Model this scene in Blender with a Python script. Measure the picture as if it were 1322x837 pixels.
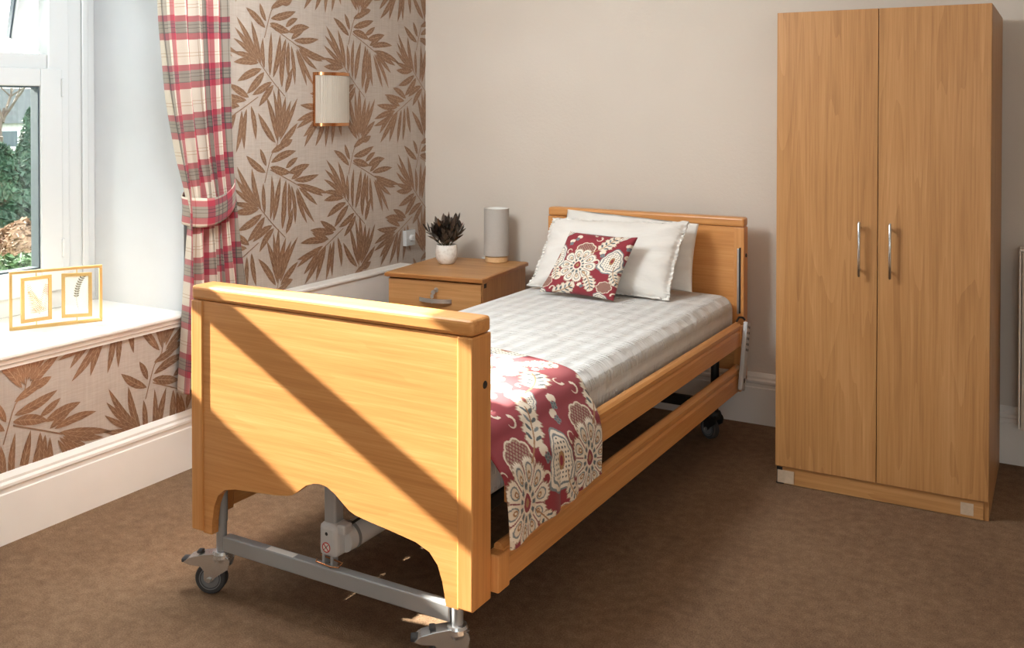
import bpy, bmesh, math, random
import numpy as np
from mathutils import Vector, Matrix, Euler

# ------------------------------------------------------------------ scene, camera, light
for o in list(bpy.data.objects):
    bpy.data.objects.remove(o)
SC = bpy.context.scene
COL = SC.collection
PI = math.pi
random.seed(7)
rng = np.random.default_rng(11)

EYE = 1.55
cam = bpy.data.cameras.new('camera')
cam.sensor_fit = 'HORIZONTAL'; cam.sensor_width = 36.0
cam.lens = 1268.9 * 36.0 / 1322.0
cam.shift_x = 0.0
cam.shift_y = -(418.5 - 158.47) / 1322.0
cam.clip_start = 0.05; cam.clip_end = 300
camo = bpy.data.objects.new('camera', cam); COL.objects.link(camo)
_yaw, _pit, _rol = .51205, -.01405, .00093
_f = Vector((-math.sin(_yaw)*math.cos(_pit), math.cos(_yaw)*math.cos(_pit), math.sin(_pit)))
_r = Vector((math.cos(_yaw), math.sin(_yaw), 0)); _u = _r.cross(_f)
_r2 = _r*math.cos(_rol) + _u*math.sin(_rol); _u2 = _r2.cross(_f)
camo.matrix_world = Matrix(((_r2.x, _u2.x, -_f.x, 0), (_r2.y, _u2.y, -_f.y, 0), (_r2.z, _u2.z, -_f.z, EYE), (0, 0, 0, 1)))
SC.camera = camo

SUN_DIR = Vector((1.0, .135, -.52)).normalized()
W_STR, S_STR, EXPO = 7.6, 46.0, 0.22
world = bpy.data.worlds.new('sky'); SC.world = world; world.use_nodes = True
_bg = world.node_tree.nodes['Background']
_bg.inputs[0].default_value = (.90, .96, 1.0, 1); _bg.inputs[1].default_value = W_STR
sun = bpy.data.lights.new('sun', 'SUN'); sun.energy = S_STR; sun.angle = math.radians(.55); sun.color = (1, .93, .84)
suno = bpy.data.objects.new('sun', sun); COL.objects.link(suno)
suno.rotation_euler = SUN_DIR.to_track_quat('-Z', 'Y').to_euler()
suno.location = (-8, 0, 6)
def portal(loc, rot, sx, sy):
    l = bpy.data.lights.new('window_portal', 'AREA'); l.shape = 'RECTANGLE'; l.size = sx; l.size_y = sy
    l.cycles.is_portal = True
    o = bpy.data.objects.new('window_portal', l); COL.objects.link(o); o.location = loc; o.rotation_euler = rot
portal((-3.80, 2.06, 1.51), (0, -PI/2, 0), 1.7, 1.85)          # daylight through the window on the left
portal((.85, -1.95, 1.55), (PI/2, 0, 0), 1.6, 1.3)             # daylight through the added fill window behind the camera
SC.view_settings.view_transform = 'Standard'; SC.view_settings.look = 'None'
SC.view_settings.gamma = 1.0; SC.view_settings.use_curve_mapping = False
SC.view_settings.exposure = EXPO
FILL_W = 90.0  # power of the fill lamp added above the frame
SC.cycles.max_bounces = 10; SC.cycles.diffuse_bounces = 6; SC.cycles.transparent_max_bounces = 12
SC.cycles.sample_clamp_indirect = 8.0
SC.cycles.use_denoising = True

# ------------------------------------------------------------------ materials
def lin(c):
    if isinstance(c, str):
        c = tuple(int(c[i:i+2], 16)/255 for i in (0, 2, 4))
    return tuple(v/12.92 if v <= .04045 else ((v+.055)/1.055)**2.4 for v in c) + (1.0,)
class NT:
    def __init__(s, name):
        s.m = bpy.data.materials.new(name); s.m.use_nodes = True
        s.t = s.m.node_tree; s.n = s.t.nodes; s.b = s.n['Principled BSDF']
    def new(s, typ, **k):
        n = s.n.new(typ)
        for a, v in k.items(): setattr(n, a, v)
        return n
    def link(s, a, b): s.t.links.new(a, b)
    def set(s, **k):
        for a, v in k.items(): s.b.inputs[a.replace('_', ' ')].default_value = v
        return s
    def math(s, op, a, b=None, clamp=False):
        n = s.new('ShaderNodeMath', operation=op); n.use_clamp = clamp
        for i, v in enumerate((a, b)):
            if v is None: continue
            if isinstance(v, (int, float)): n.inputs[i].default_value = v
            else: s.link(v, n.inputs[i])
        return n.outputs[0]
    def mix(s, f, a, b, typ='MIX'):
        n = s.new('ShaderNodeMix', data_type='RGBA', blend_type=typ)
        for i, v in ((0, f), (6, a), (7, b)):
            if isinstance(v, (int, float, tuple)): n.inputs[i].default_value = v
            else: s.link(v, n.inputs[i])
        return n.outputs[2]
    def ramp(s, f, stops, interp='LINEAR'):
        n = s.new('ShaderNodeValToRGB'); r = n.color_ramp; r.interpolation = interp
        while len(r.elements) < len(stops): r.elements.new(1.0)
        for e, (p, c) in zip(r.elements, stops): e.position = p; e.color = c
        s.link(f, n.inputs[0]); return n.outputs[0]
    def coord(s, out='Object', scale=(1, 1, 1), loc=(0, 0, 0)):
        tc = s.new('ShaderNodeTexCoord'); mp = s.new('ShaderNodeMapping')
        mp.inputs['Scale'].default_value = scale; mp.inputs['Location'].default_value = loc
        s.link(tc.outputs[out], mp.inputs[0]); return mp.outputs[0]
    def noise(s, vec, scale=1, detail=4, rough=.5, dist=0):
        n = s.new('ShaderNodeTexNoise')
        n.inputs['Scale'].default_value = scale; n.inputs['Detail'].default_value = detail
        n.inputs['Roughness'].default_value = rough; n.inputs['Distortion'].default_value = dist
        s.link(vec, n.inputs['Vector']); return n.outputs['Fac']
    def bump(s, h, strength=.3, dist=.01):
        n = s.new('ShaderNodeBump'); n.inputs['Strength'].default_value = strength; n.inputs['Distance'].default_value = dist
        s.link(h, n.inputs['Height']); s.link(n.outputs[0], s.b.inputs['Normal'])
    def color(s, c): s.link(c, s.b.inputs['Base Color'])

def plain(name, c, rough=.5, metal=0.0, spec=.5, var=.06, vscale=6):
    t = NT(name); t.set(Roughness=rough, Metallic=metal); t.b.inputs['Specular IOR Level'].default_value = spec
    c = lin(c); v = t.noise(t.coord(), vscale, 3)
    d = tuple(x*(1-var) for x in c[:3])+(1,); e = tuple(min(1, x*(1+var)) for x in c[:3])+(1,)
    t.color(t.ramp(v, [(.3, d), (.7, e)])); return t.m

def wood(name, light, mid, dark, axis, fine=1.0, rough=.38, rings=.35, spec=.5):
    t = NT(name); t.set(Roughness=rough); t.b.inputs['Specular IOR Level'].default_value = spec
    st = [130.0, 130.0, 130.0]; st[axis] = 3.0
    fn = t.noise(t.coord(scale=tuple(v*fine for v in st)), 1, 5, .65)
    st2 = [20.0, 20.0, 20.0]; st2[axis] = .8
    big = t.noise(t.coord(scale=tuple(st2), loc=(3.1, 1.7, .3)), 1, 4, .6, .3)
    st3 = [7.5, 7.5, 7.5]; st3[axis] = .42                      # cathedral figure: iso-lines of a stretched noise
    cat = t.noise(t.coord(scale=tuple(st3), loc=(.7, .2, 5.3)), 1, 2, .5, .2)
    ring = t.math('FRACT', t.math('MULTIPLY', cat, 13.0))
    s = t.math('ADD', t.math('ADD', t.math('MULTIPLY', fn, .5), t.math('MULTIPLY', big, .5-rings*.4)), t.math('MULTIPLY', ring, rings*.45))
    t.color(t.ramp(s, [(.26, lin(dark)), (.50, lin(mid)), (.74, lin(light))]))
    t.bump(fn, .06, .002); return t.m

M = {}
beech = ('E1A96D', 'D19355', 'BC7C43')
for ax, nm in enumerate('xyz'):
    M['beech_'+nm] = wood('beech_'+nm, *beech, ax, rings=.12, rough=.36)
    M['oak_'+nm] = wood('oak_'+nm, 'CB9A68', 'B68450', '96663A', ax, rings=.22, rough=.42)
M['oak_edge'] = wood('oak_edge', 'B97F48', 'A56C38', '8F5A2C', 0, rings=.1, rough=.35)
M['pale_wood'] = wood('pale_wood', 'E3C093', 'D6AE7E', 'C79B69', 0, rings=.15, rough=.5)
M['white_gloss'] = plain('white_gloss_paint', 'E9E5DF', .28, var=.02)
M['white_pvc'] = plain('white_upvc', 'C0C2C2', .25, var=.01)
M['white_matt'] = plain('white_matt_paint', 'C8CACD', .85, var=.02)
M['ceiling'] = plain('ceiling_paint', 'F2EFEA', .9, var=.02)
M['rubber'] = plain('dark_rubber', '3A3A3C', .7)
M['grey_rubber'] = plain('grey_rubber', '7A7C7E', .6)
M['black'] = plain('black_plastic', '1B1A19', .5)
M['gasket'] = plain('glazing_gasket', '3C474E', .5)
M['chrome'] = plain('chrome', 'C9CACC', .18, 1.0, var=.03)
M['cast_metal'] = plain('polished_cast_metal', 'CDCFD1', .24, .8, var=.03)
M['steel'] = plain('brushed_steel', 'C4C4C4', .32, .8, var=.04)
M['grey_paint'] = plain('grey_powder_coat', 'A3A6A8', .38, .25, var=.03)
M['grey_plastic'] = plain('light_grey_plastic', 'C3C4C4', .42, var=.02)
M['dark_metal'] = plain('dark_frame_metal', '2B2927', .5, .3)
M['brass'] = plain('brushed_brass', 'D8B67A', .34, .85, var=.05)
M['gold_frame'] = plain('pale_gold', 'C6A468', .38, .6, var=.04)
M['copper'] = plain('rose_copper', 'C98F63', .22, 1.0, var=.05)
M['tape'] = plain('clear_tape', 'C9B49C', .2, var=.1, vscale=40)
M['sticker'] = plain('white_sticker', 'E9E6E0', .5)
M['red_ink'] = plain('red_ink', 'C23A33', .5)
M['black_ink'] = plain('black_ink', '222222', .5)
M['soil'] = plain('potting_soil', '3A2A1F', .95, var=.4, vscale=80)
M['stem_green'] = plain('plant_stem', '5A5238', .7)
M['radiator'] = plain('radiator_enamel', 'EFE7DC', .35, var=.02)
M['paper'] = plain('cream_paper', 'F4F1EA', .9, var=.02)
M['pressed_gold'] = plain('pressed_fern', 'CDA877', .7, var=.2, vscale=60)
M['pressed_green'] = plain('pressed_eucalyptus', '8E887A', .7, var=.3, vscale=60)
M['pipe_dark'] = plain('dark_stained_wood', '4A2C1E', .5, var=.2)

def m_wall():
    t = NT('beige_wall_paint'); t.set(Roughness=.82)
    v = t.coord(); n = t.noise(v, 70, 4, .6); b = t.noise(v, 1.3, 2)
    t.color(t.ramp(b, [(.3, lin('D0C6BA')), (.7, lin('D6CDC2'))])); t.bump(n, .28, .004); return t.m
M['wall'] = m_wall()
def m_paper_ground():
    t = NT('taupe_wallpaper_ground'); t.set(Roughness=.6)
    n = t.noise(t.coord(scale=(1, 14, 260)), 1, 4, .6); b = t.noise(t.coord(scale=(1, 120, 6)), 1, 3)
    s = t.math('ADD', t.math('MULTIPLY', n, .6), t.math('MULTIPLY', b, .4))
    t.color(t.ramp(s, [(.35, lin('A79A8F')), (.65, lin('B4A89D'))])); t.bump(n, .12, .002); return t.m
M['wallpaper'] = m_paper_ground()
def m_leaf_print():
    t = NT('bronze_leaf_print'); t.set(Roughness=.42, Metallic=.35)
    tc = t.new('ShaderNodeTexCoord'); sp = t.new('ShaderNodeSeparateXYZ'); t.link(tc.outputs['UV'], sp.inputs[0])
    u, v = sp.outputs[0], sp.outputs[1]
    av = t.math('ABSOLUTE', v)
    mid = t.math('LESS_THAN', av, .07)
    ph = t.math('FRACT', t.math('SUBTRACT', t.math('MULTIPLY', u, 7.0), t.math('MULTIPLY', av, .9)))
    side = t.math('MULTIPLY', t.math('LESS_THAN', ph, .10), t.math('GREATER_THAN', u, .03))
    vein = t.math('MULTIPLY', t.math('MAXIMUM', mid, side), .55)
    n = t.noise(t.coord(scale=(1, 40, 40)), 1, 4, .6)
    base = t.ramp(n, [(.3, lin('7E5E48')), (.7, lin('947259'))])
    t.color(t.mix(vein, base, lin('BBA288'))); t.bump(n, .15, .002); return t.m
M['leaf_print'] = m_leaf_print()
def m_carpet():
    t = NT('brown_carpet'); t.set(Roughness=.95); t.b.inputs['Specular IOR Level'].default_value = .1
    v = t.coord(); n = t.noise(v, 210, 3, .7); b = t.noise(v, 26, 4, .6); g = t.noise(v, 1.6, 3)
    s = t.math('ADD', t.math('ADD', t.math('MULTIPLY', n, .55), t.math('MULTIPLY', b, .25)), t.math('MULTIPLY', g, .2))
    t.color(t.ramp(s, [(.34, lin('5E4A3C')), (.5, lin('836851')), (.66, lin('A1866D'))]))
    t.bump(t.math('ADD', n, t.math('MULTIPLY', b, .6)), .9, .006); return t.m
M['carpet'] = m_carpet()
def m_seersucker(nm='white_seersucker', bump=.9):
    t = NT(nm); t.set(Roughness=.8); t.b.inputs['Sheen Weight'].default_value = .15
    tc = t.new('ShaderNodeTexCoord'); sp = t.new('ShaderNodeSeparateXYZ'); t.link(tc.outputs['UV'], sp.inputs[0])
    u, v = sp.outputs[0], sp.outputs[1]          # metres: u along the bed, v across it
    st = t.math('MULTIPLY', t.math('SINE', t.math('MULTIPLY', v, 2*PI/.075)), 1.0)
    band = t.math('GREATER_THAN', st, .0)
    mp = t.new('ShaderNodeMapping'); mp.inputs['Scale'].default_value = (85, 14, 1); t.link(tc.outputs['UV'], mp.inputs[0])
    rip = t.noise(mp.outputs[0], 1, 2, .5, .4)
    mp2 = t.new('ShaderNodeMapping'); mp2.inputs['Scale'].default_value = (6, 5, 1); t.link(tc.outputs['UV'], mp2.inputs[0])
    soft = t.noise(mp2.outputs[0], 1, 3)
    cr = t.math('SINE', t.math('MULTIPLY', u, 2*PI/.11))
    h = t.math('ADD', t.math('ADD', t.math('MULTIPLY', rip, t.math('ADD', t.math('MULTIPLY', band, .9), .25)), t.math('MULTIPLY', soft, 1.4)), t.math('ADD', t.math('MULTIPLY', st, .18), t.math('MULTIPLY', cr, .12)))
    t.color(t.mix(t.math('MULTIPLY', band, .5), lin('DBDBD9'), lin('CFCECB'))); t.bump(h, bump, .02); return t.m
M['seersucker'] = m_seersucker()
def m_pillow():
    t = NT('white_cotton'); t.set(Roughness=.85); t.b.inputs['Sheen Weight'].default_value = .15
    n = t.noise(t.coord(scale=(3, 3, 9)), 1.6, 3, .5, .8); f = t.noise(t.coord(scale=(9, 9, 60)), 1, 2)
    t.color(t.ramp(n, [(.3, lin('DFDBD5')), (.7, lin('E4E1DB'))])); t.bump(t.math('ADD', n, t.math('MULTIPLY', f, .25)), .5, .02); return t.m
M['cotton'] = m_pillow()
def m_vcol(name, rough=.85, weave=900):
    t = NT(name); t.set(Roughness=rough); t.b.inputs['Sheen Weight'].default_value = .12
    a = t.new('ShaderNodeAttribute', attribute_name='print')
    n = t.noise(t.coord(), weave, 2); t.color(t.mix(.12, a.outputs['Color'], t.ramp(n, [(.3, (.2, .2, .2, 1)), (.7, (1, 1, 1, 1))]), 'MULTIPLY'))
    t.bump(n, .15, .001); return t.m
M['floral'] = m_vcol('red_floral_linen')
def m_plaid():
    t = NT('red_cream_grey_plaid'); t.set(Roughness=.9); t.b.inputs['Sheen Weight'].default_value = .15
    tc = t.new('ShaderNodeTexCoord'); sp = t.new('ShaderNodeSeparateXYZ'); t.link(tc.outputs['UV'], sp.inputs[0])
    R = lin('97293A'); Cc = lin('C8BAA9'); G = lin('776E63'); K = lin('443E38'); B = lin('AB9078')
    def stripes(x, per, off):
        f = t.math('FRACT', t.math('ADD', t.math('DIVIDE', x, per), off))
        return t.ramp(f, [(0, R), (.13, K), (.145, G), (.23, K), (.245, G), (.30, K), (.315, G), (.37, R), (.49, Cc), (.655, B), (.67, Cc), (.72, B), (.735, Cc), (.995, Cc)], 'CONSTANT')
    a = stripes(sp.outputs[1], .20, .795); b = stripes(sp.outputs[0], .29, .30)
    tw = t.new('ShaderNodeMapping'); tw.inputs['Scale'].default_value = (700, 700, 1); t.link(tc.outputs['UV'], tw.inputs[0])
    n = t.noise(tw.outputs[0], 1, 1)
    c = t.mix(.5, a, b); c2 = t.mix(.62, c, t.mix(1.0, a, b, 'DARKEN'))
    t.color(t.mix(.15, c2, t.ramp(n, [(.35, (.35, .35, .35, 1)), (.65, (1, 1, 1, 1))]), 'MULTIPLY')); t.bump(n, .2, .001); return t.m
M['plaid'] = m_plaid()
def m_glass():
    t = NT('window_glass'); t.n.remove(t.b)
    tr = t.new('ShaderNodeBsdfTransparent'); gl = t.new('ShaderNodeBsdfGlossy'); gl.inputs['Roughness'].default_value = .02
    mx = t.new('ShaderNodeMixShader'); mx.inputs[0].default_value = .05
    t.link(tr.outputs[0], mx.inputs[1]); t.link(gl.outputs[0], mx.inputs[2])
    t.link(mx.outputs[0], t.n['Material Output'].inputs['Surface']); tr.inputs[0].default_value = (.97, .98, .97, 1)
    return t.m
M['glass'] = m_glass()
def m_shade(name, c, weave=500, trans=0.0):
    t = NT(name); t.set(Roughness=.9); n = t.noise(t.coord(scale=(1, 1, 1)), weave, 2)
    c = lin(c); t.color(t.ramp(n, [(.3, tuple(x*.85 for x in c[:3])+(1,)), (.7, c)])); t.bump(n, .2, .001); return t.m
M['lamp_fabric'] = m_shade('grey_lampshade_linen', 'BDB8B1')
M['lamp_inner'] = plain('white_shade_lining', 'F2F1EC', .8)
M['ribbed_glass'] = plain('frosted_ribbed_glass', 'AEA497', .3, var=.04)
def m_pot():
    t = NT('white_glazed_clay'); t.set(Roughness=.55); n = t.noise(t.coord(), 45, 5, .7)
    t.color(t.ramp(n, [(.35, lin('D9D2C8')), (.5, lin('EDE9E2')), (.7, lin('F3F0EA'))])); t.bump(n, .25, .002); return t.m
M['pot'] = m_pot()
def m_leaf(name, a, b, rough=.45):
    t = NT(name); t.set(Roughness=rough)
    oi = t.new('ShaderNodeObjectInfo'); n = t.noise(t.coord(), 40, 3)
    s = t.math('ADD', t.math('MULTIPLY', n, .5), t.math('MULTIPLY', oi.outputs['Random'], .5))
    t.color(t.ramp(s, [(.25, lin(a)), (.75, lin(b))])); return t.m
M['bronze_leaf'] = m_leaf('bronze_plant_leaf', '463A30', 'A4978A')
M['orange_leaf'] = m_leaf('orange_plant_leaf', '8A5A33', 'A87447')
def m_foliage(name, cols, sc=2.5):
    t = NT(name); t.set(Roughness=.7)
    n = t.noise(t.coord(), sc, 5, .7); t.color(t.ramp(n, [(.3, lin(cols[0])), (.5, lin(cols[1])), (.7, lin(cols[2]))])); return t.m
M['conifer'] = m_foliage('conifer_needles', ('142A1F', '24402E', '405C42'))
M['hedge'] = m_foliage('hedge_leaves', ('2C4426', '456034', '66804C'))
M['rust_shrub'] = m_foliage('rust_shrub_leaves', ('5A4634', '80624A', '9E8268'), 9)
M['bark'] = plain('grey_bark', '51463E', .9, var=.3)
M['grass'] = m_foliage('lawn', ('3F5032', '51653E', '687C50'), 1.2)
M['hill'] = m_foliage('pale_hillside', ('6F746C', '84857C', '96938B'), .25)
M['stone'] = plain('pale_render', 'A8A6A2', .9, var=.05)
M['roughcast'] = plain('roughcast_render', 'CFCBC4', .95, var=.2, vscale=60)
M['slate'] = plain('roof_slate', '5A5C60', .8, var=.15)

# ------------------------------------------------------------------ mesh helpers
def obj(name, bm, mat, parent=None, smooth=False):
    me = bpy.data.meshes.new(name)
    bmesh.ops.recalc_face_normals(bm, faces=bm.faces[:])
    bm.to_mesh(me); bm.free()
    return link(name, me, mat, parent, smooth)
def link(name, me, mat, parent=None, smooth=False):
    if mat is not None and not me.materials: me.materials.append(M[mat] if isinstance(mat, str) else mat)
    if smooth: me.polygons.foreach_set('use_smooth', [True]*len(me.polygons))
    o = bpy.data.objects.new(name, me); COL.objects.link(o)
    if parent: o.parent = parent
    return o
def thing(name, label, cat, loc=(0, 0, 0), rz=0, group=None):
    o = bpy.data.objects.new(name, None); COL.objects.link(o); o.empty_display_size = .1
    o.location = loc; o.rotation_euler = (0, 0, rz); return tag(o, label, cat, group)
def tag(o, label, cat, group=None):
    o['label'] = label; o['category'] = cat
    if group: o['group'] = group
    return o
def struct(o, label=None):
    o['kind'] = 'structure'
    if label: o['label'] = label
    return o
def bx(bm, a, b, bev=0, seg=2):
    x0, y0, z0 = a; x1, y1, z1 = b
    vs = [bm.verts.new(p) for p in ((x0, y0, z0), (x1, y0, z0), (x1, y1, z0), (x0, y1, z0), (x0, y0, z1), (x1, y0, z1), (x1, y1, z1), (x0, y1, z1))]
    fs = [bm.faces.new([vs[i] for i in q]) for q in ((0, 3, 2, 1), (4, 5, 6, 7), (0, 1, 5, 4), (1, 2, 6, 5), (2, 3, 7, 6), (3, 0, 4, 7))]
    if bev:
        es = list({e for f in fs for e in f.edges})
        bmesh.ops.bevel(bm, geom=es, offset=bev, segments=seg, profile=.5, affect='EDGES')
    return vs
def box(name, a, b, mat, parent=None, bev=0, seg=2):
    bm = bmesh.new(); bx(bm, a, b, bev, seg); return obj(name, bm, mat, parent)
def prism_bm(bm, pts, d0, d1, axis):
    """outline pts (2-D) extruded along axis: axis 1 -> pts are (x,z); 0 -> (y,z); 2 -> (x,y)"""
    def P(p, d): return {0: (d, p[0], p[1]), 1: (p[0], d, p[1]), 2: (p[0], p[1], d)}[axis]
    a = [bm.verts.new(P(p, d0)) for p in pts]; b = [bm.verts.new(P(p, d1)) for p in pts]
    bm.faces.new(a); bm.faces.new(b[::-1])
    n = len(pts)
    for i in range(n): bm.faces.new([a[i], a[(i+1) % n], b[(i+1) % n], b[i]])
def prism(name, pts, d0, d1, axis, mat, parent=None, bev=0):
    bm = bmesh.new(); prism_bm(bm, pts, d0, d1, axis)
    if bev: bmesh.ops.bevel(bm, geom=bm.edges[:], offset=bev, segments=2, profile=.5, affect='EDGES')
    return obj(name, bm, mat, parent)
def frame_of(d):
    d = Vector(d).normalized(); u = Vector((0, 0, 1)) if abs(d.z) < .9 else Vector((1, 0, 0))
    s = d.cross(u).normalized(); return s, s.cross(d).normalized()
def tube_bm(bm, pts, r, n=12, caps=True, flat=1.0):
    pts = [Vector(p) for p in pts]; rs = r if isinstance(r, (list, tuple)) else [r]*len(pts)
    rings = []; s0 = None
    for i, p in enumerate(pts):
        d = (pts[min(i+1, len(pts)-1)] - pts[max(i-1, 0)]).normalized()
        if s0 is None: s, t = frame_of(d)
        else:
            s = (s0 - d*s0.dot(d)).normalized(); t = s.cross(d)
        s0 = s
        rings.append([bm.verts.new(p + (s*math.cos(2*PI*k/n) + t*math.sin(2*PI*k/n)*flat)*rs[i]) for k in range(n)])
    for a, b in zip(rings, rings[1:]):
        for k in range(n): bm.faces.new([a[k], a[(k+1) % n], b[(k+1) % n], b[k]])
    if caps: bm.faces.new(rings[0][::-1]); bm.faces.new(rings[-1])
def tube(name, pts, r, mat, parent=None, n=14, smooth=True):
    bm = bmesh.new(); tube_bm(bm, pts, r, n); return sm(obj(name, bm, mat, parent))
def sm(o, ang=40):
    me = o.data; me.polygons.foreach_set('use_smooth', [True]*len(me.polygons))
    bm = bmesh.new(); bm.from_mesh(me)
    for e in bm.edges:
        if len(e.link_faces) == 2 and e.calc_face_angle(0) > math.radians(ang): e.smooth = False
    bm.to_mesh(me); bm.free(); return o
def lathe_bm(bm, prof, c=(0, 0, 0), n=32, a0=0, a1=2*PI, axis='z'):
    full = abs(a1-a0-2*PI) < 1e-6; m = n if full else n+1; cols = []
    for k in range(m):
        a = a0+(a1-a0)*k/n; ca, sa = math.cos(a), math.sin(a); col = []
        for r, z in prof:
            p = {'z': (r*ca, r*sa, z), 'x': (z, r*ca, r*sa), 'y': (r*ca, z, r*sa)}[axis]
            col.append(bm.verts.new((c[0]+p[0], c[1]+p[1], c[2]+p[2])))
        cols.append(col)
    for k in range(n):
        a, b = cols[k], cols[(k+1) % m]
        for i in range(len(prof)-1): bm.faces.new([a[i], b[i], b[i+1], a[i+1]])
    bmesh.ops.remove_doubles(bm, verts=bm.verts[:], dist=1e-6)
def lathe(name, prof, c, mat, parent=None, n=32, axis='z'):
    bm = bmesh.new(); lathe_bm(bm, prof, c, n, axis=axis); return sm(obj(name, bm, mat, parent))
def grid(name, P, mat, parent=None, uv=None, col=None, close=False, smooth=True):
    """P: (n,m,3) points -> quad sheet. uv (n,m,2), col (n,m,3)"""
    n, m = P.shape[:2]; me = bpy.data.meshes.new(name)
    idx = np.arange(n*m).reshape(n, m)
    F = np.stack([idx[:-1, :-1], idx[1:, :-1], idx[1:, 1:], idx[:-1, 1:]], -1).reshape(-1, 4)
    if close: F = np.vstack([F, np.stack([idx[:-1, -1], idx[1:, -1], idx[1:, 0], idx[:-1, 0]], -1)])
    me.vertices.add(n*m); me.vertices.foreach_set('co', P.reshape(-1).astype(np.float32))
    me.loops.add(F.size); me.loops.foreach_set('vertex_index', F.reshape(-1).astype(np.int32))
    me.polygons.add(len(F)); me.polygons.foreach_set('loop_start', (np.arange(len(F))*4).astype(np.int32))
    me.update(calc_edges=True)
    if uv is not None:
        l = me.uv_layers.new(name='UVMap'); l.data.foreach_set('uv', uv.reshape(-1, 2)[F.reshape(-1)].reshape(-1).astype(np.float32))
    if col is not None:
        a = me.color_attributes.new('print', 'FLOAT_COLOR', 'POINT')
        a.data.foreach_set('color', np.concatenate([col.reshape(-1, 3), np.ones((n*m, 1))], 1).reshape(-1).astype(np.float32))
    me.validate()
    return link(name, me, mat, parent, smooth)
def catmull(pts, n):
    pts = np.array(pts, float); out = []
    p = np.vstack([2*pts[0]-pts[1], pts, 2*pts[-1]-pts[-2]])
    for i in range(len(pts)-1):
        for t in np.linspace(0, 1, 12, endpoint=False):
            a, b, c, d = p[i:i+4]
            out.append(.5*((2*b)+(-a+c)*t+(2*a-5*b+4*c-d)*t*t+(-a+3*b-3*c+d)*t**3))
    out.append(pts[-1]); out = np.array(out)
    L = np.r_[0, np.cumsum(np.linalg.norm(np.diff(out, axis=0), axis=1))]
    s = np.linspace(0, L[-1], n)
    return np.stack([np.interp(s, L, out[:, k]) for k in range(out.shape[1])], 1), s
def lumps(x, y, seed, k=9, f=6.0):
    """smooth random field"""
    r = np.random.default_rng(seed); z = 0
    for i in range(k):
        a = r.uniform(0, 2*PI); w = f*r.uniform(.4, 1.6); z = z+np.sin((x*math.cos(a)+y*math.sin(a))*w+r.uniform(0, 2*PI))/(.6+w/f)
    return z/k

# ------------------------------------------------------------------ the room
XL, YB = -3.29, 4.81          # wallpapered wall, beige wall
XR, YF, ZC = 1.75, -1.85, 2.62
YJ, XW = 2.983, -3.87         # window reveal side, window plane
WY0, WZ0, WZ1 = 1.15, .66, 2.36
struct(box('floor', (XL-.3, YF-.3, -.12), (XR+.3, YB+.3, 0), 'carpet'), 'brown fitted carpet')
struct(box('ceiling', (XL-.9, YF-.3, ZC), (XR+.3, YB+.3, ZC+.12), 'ceiling'))
struct(box('wall_back', (XL-.9, YB, 0), (XR+.3, YB+.25, ZC), 'wall'), 'plain beige painted wall behind the bed')
struct(box('wall_right', (XR, YF-.3, 0), (XR+.25, YB, ZC), 'wall'))
bm = bmesh.new()
bx(bm, (XL-.85, YJ, 0), (XL, YB, ZC)); bx(bm, (XL-.85, YF-.3, 0), (XL, WY0, ZC))
bx(bm, (XL-.85, WY0, 0), (XL, YJ, .62)); bx(bm, (XL-.85, WY0, WZ1), (XL, YJ, ZC))
wall_left = struct(obj('wall_left', bm, 'wallpaper'), 'taupe wallpapered wall with bronze palm leaf print')
bm = bmesh.new()                                               # wall behind the camera, with an opening added for fill daylight
bx(bm, (XL, YF-.25, 0), (.05, YF, ZC)); bx(bm, (1.65, YF-.25, 0), (XR, YF, ZC))
bx(bm, (.05, YF-.25, 0), (1.65, YF, .9)); bx(bm, (.05, YF-.25, 2.2), (1.65, YF, ZC))
struct(obj('wall_front', bm, 'wall'))
bm = bmesh.new()                                               # painted reveal lining
bx(bm, (XW-.06, YJ-.004, WZ0), (XL+.002, YJ+.01, WZ1)); bx(bm, (XW-.06, WY0-.01, WZ0), (XL+.002, WY0+.004, WZ1)); bx(bm, (XW-.06, WY0, WZ1-.004), (XL+.002, YJ, WZ1+.01))
struct(obj('wall_reveal', bm, 'white_matt'), 'white painted side of the deep window recess')
# sill with moulded front
sill_p = [(XW-.05, .62), (XL, .62), (XL+.012, .622), (XL+.012, .634), (XL+.02, .640), (XL+.02, .652), (XL+.030, .658), (XL+.034, .664), (XL+.034, .672), (XL+.028, .677), (XW-.05, .677)]
struct(prism('trim_1', sill_p, WY0-.05, YJ+.03, 1, 'white_gloss'), 'white glossy window sill with moulded front edge')
# baseboards
def skirting(name, along0, along1, wall, sign, axis, lab):
    pf = [(0, 0), (.024, 0), (.024, .178), (.020, .182), (.020, .198), (.026, .204), (.026, .214), (.018, .222), (.018, .232), (.010, .244), (.006, .25), (0, .25)]
    bm = bmesh.new()
    if axis == 'y': prism_bm(bm, [(wall+sign*a, b) for a, b in pf], along0, along1, 1)
    else: prism_bm(bm, [(wall+sign*a, b) for a, b in pf], along0, along1, 0)
    return struct(obj(name, bm, 'white_gloss'), lab)
skirting('baseboard_left', YF, YB, XL, 1, 'y', 'tall white moulded skirting under the window')
skirting('baseboard_back', XL+.03, XR, YB, -1, 'x', 'tall white moulded skirting along the beige wall')
skirting('baseboard_right', YF, YB-.03, XR, -1, 'y', 'white skirting')
# boxed-in pipe run at sill height, behind the bed
bm = bmesh.new(); bx(bm, (XL, 3.02, .487), (XL+.078, 4.54, .66), .003); bx(bm, (XL, 3.02, .658), (XL+.086, 4.555, .674), .004)
tr = struct(obj('trim_2', bm, 'white_gloss'), 'white boxed-in ledge along the wallpapered wall')
box('ledge_base', (XL, 3.03, .25), (XL+.07, 4.53, .486), 'pipe_dark', tr)

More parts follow.
